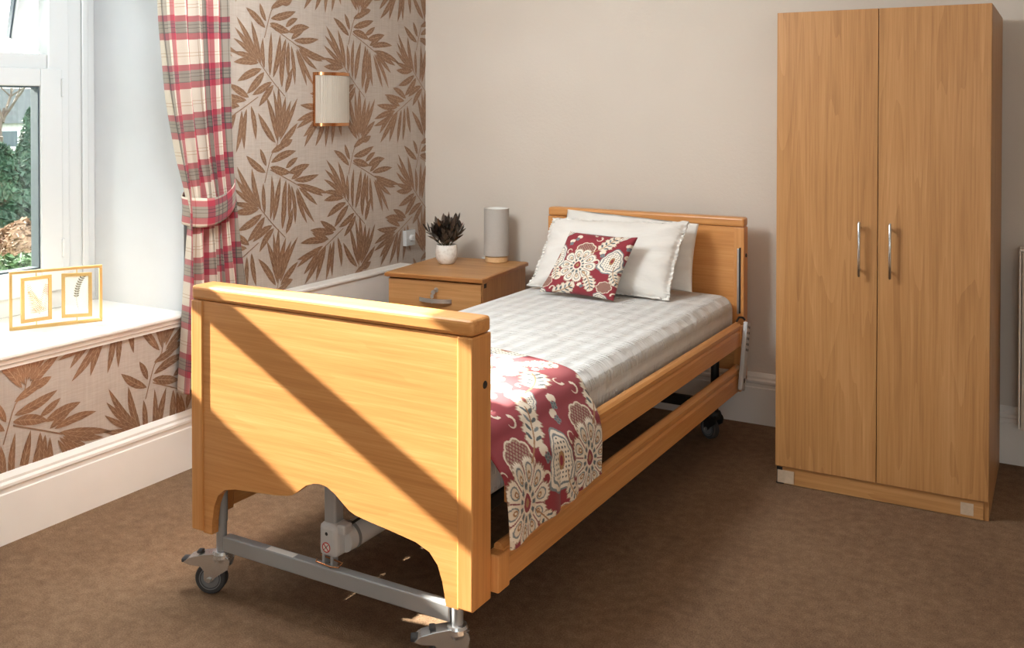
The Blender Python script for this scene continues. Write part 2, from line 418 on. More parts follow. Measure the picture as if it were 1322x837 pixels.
# wallpaper print
HP, VP_ = .622, .684
FROND = [
 ([(3.607, .926), (3.518, 1.002), (3.425, 1.094)], [(3.432, 1.089, 3.29, 1.287, .011), (3.432, 1.093, 3.279, 1.237, .01), (3.425, 1.09, 3.271, 1.187, .009), (3.425, 1.09, 3.267, 1.123, .01), (3.431, 1.08, 3.272, 1.078, .013), (3.45, 1.053, 3.295, .991, .014), (3.468, 1.038, 3.353, .933, .015), (3.518, .993, 3.389, .929, .013), (3.53, .979, 3.431, .876, .013), (3.444, 1.071, 3.384, 1.274, .012), (3.468, 1.055, 3.459, 1.2, .01), (3.505, 1.021, 3.515, 1.232, .01), (3.527, 1.014, 3.576, 1.224, .013), (3.587, .968, 3.608, 1.177, .013), (3.613, .943, 3.66, 1.065, .012)]),
 ([(3.506, 1.259), (3.601, 1.218), (3.707, 1.17)], [(3.506, 1.272, 3.647, 1.238, .015), (3.614, 1.262, 3.7, 1.31, .011), (3.634, 1.238, 3.786, 1.272, .015), (3.653, 1.206, 3.747, 1.255, .011), (3.673, 1.2, 3.856, 1.217, .012), (3.693, 1.18, 3.93, 1.117, .011), (3.707, 1.17, 3.887, 1.106, .011), (3.707, 1.161, 3.844, 1.063, .01), (3.693, 1.162, 3.823, .976, .0095), (3.686, 1.154, 3.767, .977, .0095), (3.653, 1.174, 3.679, .981, .01), (3.634, 1.189, 3.633, 1.013, .011), (3.614, 1.204, 3.594, 1.008, .012)]),
 ([(3.587, .955), (3.564, .779), (3.555, .691), (3.528, .702), (3.5, .61), (3.469, .516)], [(3.542, .702, 3.425, .846, .013), (3.555, .709, 3.48, .927, .012), (3.555, .727, 3.526, .961, .009), (3.561, .726, 3.562, .975, .013), (3.567, .725, 3.613, .925, .013), (3.574, .719, 3.652, .907, .011), (3.574, .715, 3.699, .92, .011), (3.574, .697, 3.699, .796, .013), (3.587, .686, 3.662, .715, .012), (3.513, .658, 3.647, .712, .012), (3.512, .61, 3.687, .659, .014), (3.475, .563, 3.349, .649, .013), (3.48, .594, 3.439, .678, .01)]),
 ([(4.049, .924), (3.93, .86), (3.829, .807)], [(3.989, .921, 3.865, .981, .013), (3.974, .908, 3.788, .942, .014), (3.93, .879, 3.802, .927, .012), (3.908, .872, 3.716, .884, .013), (3.886, .851, 3.692, .806, .012), (3.872, .839, 3.689, .768, .011), (3.851, .827, 3.739, .726, .011), (3.886, .837, 3.746, .675, .013), (3.908, .853, 3.829, .676, .013), (3.944, .859, 3.907, .668, .011), (3.974, .869, 3.958, .68, .0105), (4.003, .881, 4.033, .722, .011)]),
]
FROND[2] = ([(3.575, .86), (3.556, .70), (3.520, .655), (3.5, .61), (3.469, .516)], FROND[2][1])
def leaf_print():
    V, F, UV, NR, cur = [], [], [], [], [0]
    XP = XL+.0012
    def in_wall(y0, y1, z0, z1, near):
        if near and (y0 > YJ or z0 > .64): return False
        if not near and y1 < YJ: return False
        if y1 < -.5 or y0 > 4.83 or z1 < .24 or z0 > 2.62: return False
        if y1 < YJ+.02 and z0 > .64: return False
        return True
    def strip(cen, wid, uvs):
        b = len(V); xo = XP+.00003*(len(F)//12 % 37)
        for (y, z, ny, nz), w, u in zip(cen, wid, uvs):
            for s in (-1, 1): V.append((xo, y+ny*w*s, z+nz*w*s)); UV.append((u, s)); NR.append(cur[0])
        for i in range(len(cen)-1): F.append((b+2*i, b+2*i+2, b+2*i+3, b+2*i+1))
    for i in range(-7, 4):
        for j in range(-2, 4):
            for (st, lv), near in [(f, k) for f in FROND for k in (0, 1)]:
                cur[0] = near; dy, dz = i*HP-(.073 if near else 0), j*VP_+i*.003-(.16 if near else 0)
                for y0, z0, y1, z1, w in lv:
                    y0 += dy; y1 += dy; z0 += dz; z1 += dz
                    if not in_wall(min(y0, y1), max(y0, y1), min(z0, z1), max(z0, z1), near): continue
                    L = math.hypot(y1-y0, z1-z0); ty, tz = (y1-y0)/L, (z1-z0)/L; ny, nz = -tz, ty
                    bend = .05*L*math.sin(y0*97+z0*53)
                    cen, wid, us = [], [], []
                    for k in range(13):
                        t = k/12; o = bend*math.sin(PI*t)
                        # clip to what shows
                        y, z = y0+ty*L*t+ny*o, z0+tz*L*t+nz*o
                        cen.append((y, z, ny, nz)); us.append(t)
                        wid.append(1.30*w*min(1, (t/.32)**.6 if t < .32 else 1)*(1 if t < .55 else max(0, 1-((t-.55)/.45)**1.7)))
                    strip(cen, wid, us)
                pts = [(a+dy, b+dz) for a, b in st]
                if in_wall(min(p[0] for p in pts), max(p[0] for p in pts), min(p[1] for p in pts), max(p[1] for p in pts), near):
                    cr, _ = catmull(pts, 14); cen = []
                    for k in range(14):
                        a = cr[max(k-1, 0)]; c = cr[min(k+1, 13)]; d = c-a; d = d/np.linalg.norm(d)
                        cen.append((cr[k][0], cr[k][1], -d[1], d[0]))
                    strip(cen, [.0022]*14, [.5]*14)
    me = bpy.data.meshes.new('leaf_print'); me.from_pydata(V, [], F); l = me.uv_layers.new(name='UVMap')
    Fi = [i for f in F for i in f]
    l.data.foreach_set('uv', np.array(UV)[Fi].reshape(-1).astype(np.float32))
    bm = bmesh.new(); bm.from_mesh(me); bm.verts.ensure_lookup_table()
    bm.faces.ensure_lookup_table()
    nl = bm.faces.layers.int.new('near')
    for f in bm.faces: f[nl] = NR[f.verts[0].index]
    # trim at the window opening, corner and floor line
    def cut(co, no, sel):
        g = [f for f in bm.faces if sel(f.calc_center_median())]
        gs = set(g); geom = g+list({e for f in g for e in f.edges})+list({v for f in g for v in f.verts})
        bmesh.ops.bisect_plane(bm, geom=geom, plane_co=co, plane_no=no)
    cut((0, 0, .62), (0, 0, 1), lambda c: c.y < YJ+.1); cut((0, YJ, 0), (0, 1, 0), lambda c: abs(c.y-YJ) < .2)
    cut((0, YB, 0), (0, 1, 0), lambda c: c.y > 4.6)
    dead = [f for f in bm.faces if f.calc_center_median().y > YB or (f.calc_center_median().y < YJ and f.calc_center_median().z > .62) or f.calc_center_median().z < .245 or (f[nl] == 1) != (f.calc_center_median().y < YJ)]
    bmesh.ops.delete(bm, geom=dead, context='FACES'); bm.to_mesh(me); bm.free()
    o = link('leaf_print', me, 'leaf_print', wall_left); o['kind'] = 'stuff'
    return o
leaf_print()

# ------------------------------------------------------------------ window
win = bpy.data.objects.new('window_1', None); COL.objects.link(win); struct(win, 'white plastic framed window with an open top vent')
def win_bar(name, y0, y1, z0, z1, x0=-.035, x1=.035, mat='white_pvc', par=win, bev=.006):
    return box(name, (XW+x0, y0, z0), (XW+x1, y1, z1), mat, par, bev)
ZS = .677
win_bar('frame', 2.83, YJ-.004, ZS, WZ1-.004, -.05, .012)
win_bar('trim_strip', 2.905, 2.94, ZS, WZ1-.004, .012, .022)
win_bar('frame', 2.725, 2.83, ZS, WZ1-.004)
win_bar('frame', WY0+.004, WY0+.10, ZS, WZ1-.004)
win_bar('frame', WY0+.10, 2.725, ZS, .765)
win_bar('frame', WY0+.10, 2.725, WZ1-.08, WZ1-.004)
win_bar('transom', WY0+.10, 2.725, 1.695, 1.785, -.035, .03)
mull = (2.055,)
for y in mull:
    win_bar('mullion', y-.025, y+.025, .765, 1.695); win_bar('mullion', y-.025, y+.025, 1.785, WZ1-.08)
lights = [(mull[0]+.025, 2.725), (WY0+.10, mull[0]-.025)]
for i, (a, b) in enumerate(lights):
    if i == 1:                                                 # fixed glazing beside the casement
        win_bar('pane', a, b, .765, 1.695, -.006, -.002, 'glass', win, 0)
        win_bar('pane', a, b, 1.785, WZ1-.08, -.006, -.002, 'glass', win, 0); continue
    # lower casement
    s0, s1 = a-.012, b+.06 if i == 0 else b+.012
    sash = win_bar('sash', b-.045, s1, .755, 1.722, .012, .052)
    win_bar('sash_rail', a+.045, b-.045, .755, .862, .012, .052, par=sash)
    win_bar('sash_rail', a+.045, b-.045, 1.645, 1.722, .012, .052, par=sash)
    win_bar('sash_rail', s0, a+.045, .755, 1.722, .012, .052, par=sash)
    for (p, q, r, s) in ((b-.052, b-.045, .862, 1.645), (a+.045, a+.052, .862, 1.645), (a+.052, b-.052, .862, .869), (a+.052, b-.052, 1.638, 1.645)):
        win_bar('gasket', p, q, r, s, -.01, .04, 'gasket', sash, 0)
    win_bar('pane', a+.045, b-.045, .862, 1.645, .014, .018, 'glass', sash, 0)
    win_bar('pane', a+.045, b-.045, .862, 1.645, -.006, -.002, 'glass', sash, 0)
    if i == 0:
        win_bar('hinge', 2.775, 2.787, 1.60, 1.68, .05, .062, 'white_pvc', sash, .003)
        win_bar('hinge', 2.775, 2.787, .90, .98, .05, .062, 'white_pvc', sash, .003)
    # top vent, hinged at its head and pushed out
    vent = bpy.data.objects.new('vent', None); COL.objects.link(vent); vent.parent = win
    vent.location = (XW, 0, WZ1-.08); ang = math.radians(13) if i == 0 else 0; vent.rotation_euler = (0, ang, 0)
    zb = 1.775-(WZ1-.08)
    def vb(nm, y0, y1, z0, z1, x0, x1, mat='white_pvc', bev=.006): return box(nm, (x0, y0, z0), (x1, y1, z1), mat, vent, bev)
    vb('vent_rail', a+.008, a+.068, zb, .0, -.05, -.005); vb('vent_rail', b-.068, b-.008, zb, 0, -.05, -.005)
    vb('vent_rail', a+.068, b-.068, zb, zb+.065, -.05, -.005); vb('vent_rail', a+.068, b-.068, -.065, 0, -.05, -.005)
    vb('gasket', a+.068, a+.076, zb+.065, -.065, -.045, -.02, 'gasket', 0); vb('gasket', b-.076, b-.068, zb+.065, -.065, -.045, -.02, 'gasket', 0)
    vb('pane', a+.068, b-.068, zb+.065, -.065, -.034, -.030, 'glass', 0)
w2 = struct(bpy.data.objects.new('fill_window', None)); COL.objects.link(w2)  # unseen window added to bring in fill daylight from behind
for a, b in (((.05, YF-.16, .9), (.11, YF-.1, 2.2)), ((1.59, YF-.16, .9), (1.65, YF-.1, 2.2)), ((.11, YF-.16, .9), (1.59, YF-.1, .96)), ((.11, YF-.16, 2.14), (1.59, YF-.1, 2.2)), ((.82, YF-.16, .96), (.88, YF-.1, 2.14))):
    box('frame', a, b, 'white_pvc', w2, .005)
for a, b in ((.11, .82), (.88, 1.59)): box('pane', (a, YF-.135, .96), (b, YF-.13, 2.14), 'glass', w2)

# ------------------------------------------------------------------ the care bed
BX, BY, BA = -1.878, 2.2, math.radians(-.667)
bed = thing('care_bed', 'beech adjustable care bed with slatted side rails on a grey castor frame', 'bed', (BX, BY, 0), BA)
HW = .527
def board(name, y0, depth, z0, z1, arch, lab=None):
    """a bed end: recessed panel between posts, under a thick rounded cap"""
    pts = [(-HW+.048, z1-.046)]
    pts += arch
    pts += [(HW-.048, z1-.046)]
    pan = prism(name, pts, y0+.005, y0+.032, 1, 'beech_x', bed)
    for s in (-1, 1):
        x0, x1 = sorted((s*(HW-.050), s*HW))
        box('post', (x0, y0, z0), (x1, y0+depth, z1-.046), 'beech_z', pan, .004)
    box('top_rail', (-HW, y0, z1-.045), (HW, y0+depth, z1), 'beech_x', pan, .011, 3)
    return pan
archF = [(-.479, .213), (-.443, .213), (-.441, .253), (-.432, .305), (-.415, .342), (-.385, .366), (-.34, .376), (-.26, .383), (-.18, .390), (-.130, .398), (-.108, .404), (-.085, .420), (-.055, .443), (-.025, .455), (0, .458), (.025, .455), (.055, .440), (.085, .418), (.108, .402), (.130, .394), (.18, .386), (.26, .376), (.34, .364), (.385, .347), (.412, .318), (.428, .275), (.436, .235), (.439, .213), (.479, .213)]
foot = board('footboard', 0, .095, .217, .992, archF)
head = board('headboard', 2.412, .062, .235, 1.032, [(-.479, .30), (.479, .30)])
lathe('bolt_cap', [(0, .002), (.009, .002), (.011, 0)], (HW, .062, .809), 'dark_metal', foot, 20, 'x')
lathe('bolt_cap', [(0, .003), (.008, .003), (.010, 0)], (HW, 2.445, .85), 'dark_metal', head, 16, 'x')
lathe('bolt_cap', [(0, .003), (.008, .003), (.010, 0)], (HW, 2.445, .265), 'dark_metal', head, 16, 'x')
# slot in the headboard post
box('rail_track', (.494, 2.4085, .572), (.504, 2.413, .885), 'steel', head, .002)
box('track_slot', (.504, 2.4080, .575), (.512, 2.4125, .890), 'black', head, .002)
# side rails
def rail_profile(z0, z1, x0, x1, s):
    d = z1-z0
    p = [(x0, z0+.004), (x1-.006, z0), (x1, z0+.006), (x1, z0+d*.60), (x1-.007, z0+d*.66), (x1-.007, z0+d*.70), (x1-.002, z0+d*.76), (x1-.001, z0+d*.88), (x1-.010, z1-.004), (x1-.018, z1), (x0+.008, z1), (x0, z1-.008)]
    return [(s*a, b) for a, b in p]
for s in (1, -1):
    for z0, z1 in ((.442, .555), (.236, .356)):
        r = prism('side_rail', rail_profile(z0, z1, .512, .545, s), .135 if z0 < .4 or s < 0 else .19, 2.315, 1, 'beech_y', bed)
        if z0 < .4 and s == 1: rail_low = r
        if z0 < .4 and s == -1: rail_in = r
        for ya, yb in ((.097, .16), (2.30, 2.35)):
            if ya < 1 and z0 > .4 and s > 0: continue
            x0, x1 = sorted((s*.505, s*.549)); box('end_block', (x0, ya, z0-.004), (x1, yb, z1-.02), 'beech_z', r, .005)
for yy, nm in ((.30, 0), (.36, 1)):
    lathe('safety_sticker', [(0, .001), (.016, .001), (.016, 0)], (-.5115, yy, .295), 'sticker', rail_in, 20, 'x')
# folding arm of the rail at the head end
def bar_between(name, a, b, w, d, mat, par, bev=.003):
    a, b = Vector(a), Vector(b); L = (b-a).length
    bm = bmesh.new(); bx(bm, (-w/2, -d/2, 0), (w/2, d/2, L), bev)
    q = (b-a).to_track_quat('Z', 'X'); bmesh.ops.transform(bm, matrix=Matrix.Translation(a) @ q.to_matrix().to_4x4(), verts=bm.verts[:])
    return obj(name, bm, mat, par)
for s in (1, -1):
    A, B = Vector((s*.562, 2.262, .252)), Vector((s*.562, 2.350, .552))
    arm = bar_between('rail_arm', A, B, .055, .021, 'grey_plastic', bed, .006)
    d = (B-A).normalized(); n = Vector((0, d.z, -d.y))
    for k in range(5):
        for q in (-.012, .012):
            c = B-d*(.024+.026*k)+n*q
            lathe('pin_hole', [(0, .0008), (.0062, .0008), (.007, 0)], (c.x+(.0104 if s > 0 else -.0112), c.y, c.z), 'black', arm, 12, 'x')
    c = A+d*.045; box('latch', (c.x+(.0100 if s > 0 else -.0115), c.y-.010, c.z-.010), (c.x+(.0115 if s > 0 else -.0100), c.y+.010, c.z+.010), 'dark_metal', arm)
    tube('catch_hook', [(s*.552, 2.285, .275), (s*.566, 2.30, .27), (s*.572, 2.305, .285), (s*.572, 2.312, .292)], .004, 'steel', arm)
    tube('rail_loop', [(s*.53, 2.29, .562), (s*.535, 2.31, .578), (s*.545, 2.335, .574), (s*.55, 2.35, .562)], .005, 'dark_metal', arm)
# mattress platform and under-frame
pl = box('platform_frame', (-.475, .16, .415), (-.435, 2.36, .455), 'dark_metal', bed, .004)
box('frame_bar', (.435, .16, .415), (.475, 2.36, .455), 'dark_metal', pl, .004)
for y in (.17, .75, 1.2, 1.7, 2.3): box('frame_bar', (-.435, y, .418), (.435, y+.04, .452), 'dark_metal', pl, .003)
for i in range(12): box('platform_slat', (-.46, .22+i*.178, .455), (.46, .22+i*.178+.13, .462), 'dark_metal', pl)
tube('lift_bar', [(-.38, .5, .40), (.38, .5, .40)], .018, 'dark_metal', pl); tube('lift_bar', [(-.38, 1.9, .40), (.38, 1.9, .40)], .018, 'dark_metal', pl)
box('control_box', (.10, 1.85, .33), (.34, 2.15, .412), 'dark_metal', pl, .01)
# leg frames with castors
def leg_frame(y, yc, pedal_dir, mat_bar):
    bar = box('cross_bar', (-.443, y-.015, .142), (.420, y+.018, .190), mat_bar, bed, .004)
    for s in (-1, 1):
        xx = -.463 if s < 0 else .437
        tube('leg', [(xx, y, .135), (xx, y, .40)], .0165, mat_bar, bar)
        tube('leg_sleeve', [(xx, y, .232), (xx, y, .41)], .0195, mat_bar, bar)
        # castor
        sw = math.radians(205 if s < 0 else 215) if pedal_dir < 0 else math.radians(150)
        cx, cy = math.cos(sw), math.sin(sw); T = Matrix.Translation((xx, y, 0)) @ Matrix.Rotation(sw, 4, 'Z')
        bm = bmesh.new()                                         # housing: arched hood seen from the side, trailing the stem
        hood = [(-.030, .118), (-.034, .108), (-.028, .085), (.010, .060), (.022, .047), (.040, .040), (.050, .050), (.050, .078), (.062, .092), (.098, .096), (.118, .104), (.100, .117), (.060, .127), (.020, .132), (-.012, .131)]
        for a, b in ((-.024, -.018), (.018, .024)): prism_bm(bm, hood, a, b, 1)
        prism_bm(bm, [(-.032, .106), (.060, .110), (.110, .100), (.118, .104), (.100, .118), (.060, .128), (.020, .133), (-.012, .132), (-.030, .120)], -.022, .022, 1)
        lathe_bm(bm, [(.010, .14), (.026, .138), (.030, .130), (.032, .118), (.026, .105), (0, .105)], (0, 0, 0), 24)
        bmesh.ops.transform(bm, matrix=T, verts=bm.verts[:]); fk = obj('castor', bm, 'cast_metal' if pedal_dir < 0 else 'black', bar)
        def put(nm, bm2, mt):
            bmesh.ops.transform(bm2, matrix=T, verts=bm2.verts[:]); return sm(obj(nm, bm2, mt, fk))
        fk2 = fk
        bm = bmesh.new(); lathe_bm(bm, [(.030, -.0165), (.046, -.0165), (.050, -.012), (.050, .012), (.046, .0165), (.030, .0165)], (.033, 0, .0505), 36, axis='y')
        o1 = put('castor', bm, 'rubber')
        bm = bmesh.new(); lathe_bm(bm, [(0, -.017), (.012, -.018), (.014, -.013), (.030, -.013), (.033, -.0168), (.036, -.0168), (.036, .0168), (.033, .0168), (.030, .013), (.014, .013), (.012, .018), (0, .017)], (.033, 0, .0505), 36, axis='y')
        o2 = put('castor', bm, 'grey_rubber')
        bm = bmesh.new(); lathe_bm(bm, [(0, -.030), (.007, -.030), (.008, -.024), (.008, .024), (.007, .030), (0, .030)], (.033, 0, .0505), 12, axis='y')
        o3 = put('castor', bm, 'steel')
        bm = bmesh.new(); bx(bm, (.098, -.017, .099), (.128, .017, .112), .004); bx(bm, (.060, -.013, .127), (.078, .013, .137), .004)
        o4 = put('castor', bm, 'rubber')
        # the castor is one part whose pieces are its sub-parts
        for o, nm in ((o1, 'tyre'), (o2, 'wheel_hub'), (o3, 'axle'), (o4, 'brake_pedal')): o.name = nm; o.parent = fk
        fk.parent = bed
        fk.name = 'castor'
    return bar
fb = leg_frame(.065, .065, -1, 'grey_paint')
hb = leg_frame(2.26, 2.26, 1, 'dark_metal')
box('label_strip', (-.26, .052, .1902), (-.15, .076, .1908), 'sticker', fb)
# lifting motor at the foot end
mot = bmesh.new(); bx(mot, (-.058, .062, .215), (.012, .128, .315), .016, 3); mo = obj('lift_motor', mot, 'grey_plastic', bed)
box('lift_column', (-.048, .075, .30), (-.004, .118, .47), 'grey_paint', mo, .007, 3)
tube('motor_barrel', [(.005, .10, .262), (.012, .155, .266), (.018, .34, .272)], [.040, .040, .040], 'grey_plastic', mo, 24)
tube('motor_collar', [(.008, .128, .264), (.009, .138, .265)], .043, 'grey_rubber', mo, 24)
box('cable_plug', (.004, .072, .286), (.036, .11, .316), 'grey_plastic', mo, .006)
tube('power_cable', [(.02, .11, .304), (.03, .18, .315), (.05, .30, .35), (.08, .45, .40)], .004, 'dark_metal', mo)
lathe('screw', [(0, -.001), (.005, -.001), (.006, 0)], (-.026, .0625, .285), 'black', mo, 12, 'y')
lathe('warning_sticker', [(0, -.0008), (.015, -.0008), (.015, 0)], (-.026, .062, .245), 'sticker', mo, 24, 'y')
bm = bmesh.new(); lathe_bm(bm, [(.0125, -.0014), (.0155, -.0014), (.0155, -.0005), (.0125, -.0005), (.0125, -.0014)], (-.026, .062, .245), 24, axis='y')
obj('sticker_ring', bm, 'red_ink', mo)
bar_between('sticker_mark', (-.033, .0606, .238), (-.019, .0606, .253), .0012, .005, 'black_ink', mo, 0)
bar_between('sticker_mark', (-.036, .0602, .255), (-.016, .0602, .235), .0012, .0025, 'red_ink', mo, 0)
for x in (-.044, -.012): box('motor_lug', (x-.005, .068, .185), (x+.005, .094, .222), 'grey_paint', mo, .002)
tube('retaining_clip', [(-.058, .058, .205), (-.058, .052, .200), (.0, .050, .197), (.024, .058, .197), (.026, .072, .206), (.0, .075, .206), (-.056, .072, .212)], .0022, 'copper', mo, 8)

# ------------------------------------------------------------------ mattress and bedding (built in the bed's own axes)
def bedpt(P):
    P = np.asarray(P, float); c, s = math.cos(BA), math.sin(BA); Q = P.copy()
    Q[..., 0] = BX+P[..., 0]*c-P[..., 1]*s; Q[..., 1] = BY+P[..., 0]*s+P[..., 1]*c; return Q
def at_bed(o): o.location = (BX, BY, 0); o.rotation_euler = (0, 0, BA); return o
MX, MY0, MY1, MZ0, MZ1 = .492, .118, 2.395, .463, .664
def rounded(n_around, n_along):
    """closed mattress skin: sections across the bed, tapered round at both ends"""
    # rounded-rectangle section in unit measure, evenly spaced around
    hx, hz, rt, rb = MX, (MZ1-MZ0)/2, .062, .025; pts = []
    for cx0, cz0, r, a0 in ((-hx+rb, -hz+rb, rb, PI), (hx-rb, -hz+rb, rb, 1.5*PI), (hx-rt, hz-rt, rt, 0), (-hx+rt, hz-rt, rt, PI/2)):
        pts += [(cx0+r*math.cos(a0+k*PI/20), cz0+r*math.sin(a0+k*PI/20)) for k in range(11)]
    pts = np.array(pts+[pts[0]]); L = np.r_[0, np.cumsum(np.linalg.norm(np.diff(pts, axis=0), axis=1))]
    q = np.linspace(0, L[-1], n_around, endpoint=False); cx = np.interp(q, L, pts[:, 0])/hx; cz = np.interp(q, L, pts[:, 1])/hz
    t = np.linspace(0, 1, n_along); y = MY0+(MY1-MY0)*t
    d = np.minimum(y-MY0, MY1-y)/.06; k = np.where(d < 1, np.sqrt(np.clip(1-(1-d)**2, 0, 1)), 1)
    P = np.zeros((n_along, n_around, 3))
    P[..., 0] = (MX-.05*(1-k))[:, None]*cx[None]
    P[..., 1] = y[:, None]
    P[..., 2] = (MZ0+MZ1)/2+((MZ1-MZ0)/2)*(.25+.75*k)[:, None]*cz[None]
    return P
def sheet():
    n, m = 260, 240
    P = rounded(m, n)
    dome = np.clip(1-(P[..., 0]/MX)**2, 0, 1); top = np.clip((P[..., 2]-(MZ0+MZ1)/2)/((MZ1-MZ0)*.45), 0, 1)**2
    P[..., 2] += top*.010*dome
    P[..., 2] += top*.0035*lumps(P[..., 0], P[..., 1], 3, 12, 16)
    P[..., 0] += .004*lumps(P[..., 1]*3, P[..., 2]*2, 4, 10, 12)*np.abs(P[..., 0]/MX)**6
    per = np.r_[0, np.cumsum(np.linalg.norm(np.diff(P[n//2], axis=0), axis=1))]
    uv = np.zeros((n, m, 2)); uv[..., 0] = P[..., 1]; uv[..., 1] = per[None]
    o = grid('mattress', P, 'seersucker', None, uv, close=True)
    bm = bmesh.new(); bm.from_mesh(o.data); bmesh.ops.holes_fill(bm, edges=[e for e in bm.edges if e.is_boundary]); bm.to_mesh(o.data); bm.free()
    o.data.polygons.foreach_set('use_smooth', [True]*len(o.data.polygons))
    return o
mat_o = tag(at_bed(sheet()), 'mattress under a white puckered stripe bed cover', 'mattress')

# printed floral fabric: colours worked out in the cloth's own flat measure (metres)
PAL = {k: np.array(lin(v)[:3]) for k, v in dict(red='8C2A35', cream='E3D6C3', pale='EDE3D4', grey='7B8487', dark='535C60', taupe='A48B78', brown='A67B52', deep='7C2430').items()}
TW, TH = .330, .42
def floral(U, V):
    C = np.empty(U.shape+(3,)); C[:] = PAL['red']
    def put(mask, c): C[mask] = PAL[c]
    def loc(cx, cy, rot, s, flip=1):
        x = ((U-cx+TW/2) % TW-TW/2); y = ((V-cy+TH/2) % TH-TH/2)
        c, n = math.cos(rot), math.sin(rot); return flip*(x*c+y*n)/s, (-x*n+y*c)/s
    def spray(cx, cy, rot, s, flip=1):
        x, y = loc(cx, cy, rot, s, flip)
        y = y-.18*(x*x)
        put((np.abs(y) < .045) & (x > -1.7) & (x < .8), 'brown')
        lob = .42+.20*np.abs(np.sin((x+.1)*PI*2.3))+.05*np.sin(x*40)
        w = lob*np.clip(1-(x/1.02)**2, 0, 1)**.45
        put((np.abs(y) < w+.07) & (np.abs(x) < 1.04), 'taupe')
        put((np.abs(y) < w) & (np.abs(x) < 1.0), 'cream')
        for k in range(4):
            for sd in (-1, 1):
                px, py = -.55+k*.38, sd*.26*(1-.12*k); a = sd*.9
                dx, dy = x-px, y-py; p = dx*math.cos(a)+dy*math.sin(a); q = -dx*math.sin(a)+dy*math.cos(a)
                put((p/.20)**2+(q/.075)**2 < 1, 'dark' if (k+sd) % 3 else 'grey')
        put((np.abs(y) < .04) & (x > -1.4) & (x < .78), 'brown')
    def hatch(cx, cy, rot, s):
        x, y = loc(cx, cy, rot, s); r = np.hypot(x, y*1.15); th = np.arctan2(y, x)
        R = .86+.12*np.abs(np.sin(th*4)); put(r < R+.10, 'cream'); put(r < R, 'taupe')
        g = (np.abs(((x+y)*4) % 1-.5) < .14) | (np.abs(((x-y)*4) % 1-.5) < .14); put((r < R-.05) & g, 'deep')
    def big(cx, cy, rot, s):
        x, y = loc(cx, cy, rot, s); y = y*.94+.06
        r = np.hypot(x, y); th = np.arctan2(x, y); n = 10; q = (th*n/(2*PI)) % 1-.5
        R = .80+.20*(1-(2*np.abs(q))**2.5)+.03*np.cos(th*n*7)
        put(r < R+.05, 'taupe'); put(r < R, 'pale')
        put((np.abs(np.abs(q)-.5) < .05/np.maximum(r, .2)*.5) & (r > .4) & (r < R), 'deep')
        e = np.hypot((r-.68)/.22, q/.33)
        put((e < 1) & (e > .78) & (r < R), 'grey'); put((e < .78), 'cream'); e2 = np.hypot((r-.62)/.10, q/.17); put(e2 < 1, 'brown'); put(e2 < .45, 'pale')
        c = np.hypot(x*1.12, (y-.02)*.92+np.where(y > 0, np.abs(x)*.35, 0))
        put(c < .46, 'cream'); bead = np.cos(th*11) > -.2; put((c < .44) & (c > .28) & bead, 'grey'); put((c < .40) & (c > .33) & bead, 'dark')
        put(c < .25, 'pale'); put((c < .21) & (c > .1), 'red'); put(c < .10, 'brown')
    def tear(cx, cy, rot, s):
        x, y = loc(cx, cy, rot, s); yy = y*.74; r = np.hypot(x*(1+.45*np.clip(yy, -1, 1)), yy)+.035*np.cos(np.arctan2(y, x)*9)
        put(r < 1.0, 'grey'); put(r < .92, 'pale'); put((r < .80) & (r > .72), 'grey')
        d = (np.hypot((x*5) % 1-.5, (y*5) % 1-.5) < .26); put((r < .66) & d, 'dark'); put(np.hypot(x*1.3, yy*.9) < .26, 'brown'); put(np.hypot(x*1.3, yy*.9) < .14, 'red')
    def curl(cx, cy, rot, s, flip=1):
        x, y = loc(cx, cy, rot, s, flip); r = np.hypot(x, y); th = np.arctan2(y, x)
        put((np.abs(r-.75) < .05+.20*np.clip((th+2.2)/4.4, 0, 1)) & (th > -2.2) & (th < 2.2), 'cream')
    def bud(cx, cy, rot, s):
        x, y = loc(cx, cy, rot, s)
        for k in range(3):
            a = (k-1)*.75; px, py = math.sin(a)*.55, math.cos(a)*.55; put(np.hypot(x-px, (y-py)*.8) < .36, 'cream')
        for k in range(4):
            px, py = (k % 2-.5)*.5, -.25-(k//2)*.42; put(np.hypot(x-px, y-py) < .27, 'grey'); put(np.hypot(x-px, y-py) < .13, 'dark')
    hatch(.10, .318, 0, .055); hatch(.275, .10, .4, .040)
    big(.095, .222, 0, .098)
    tear(.272, .262, -.15, .060); tear(.255, .012, 2.6, .038)
    spray(.215, .372, 1.05, .062); spray(.068, .058, .55, .064); spray(.195, .115, 2.0, .052, -1); spray(.315, .155, -1.0, .046)
    bud(.205, .300, .3, .024); bud(.02, .395, -.3, .023); bud(.15, .095, .9, .019); bud(.325, .36, .2, .022)
    for c in ((.19, .245, .5, .020), (.01, .30, 2.2, .018), (.145, .40, -.7, .020), (.33, .06, 1.2, .019), (.115, .015, 3.0, .018), (.24, .205, -1.4, .016), (.01, .14, .2, .018)): curl(*c)
    return C

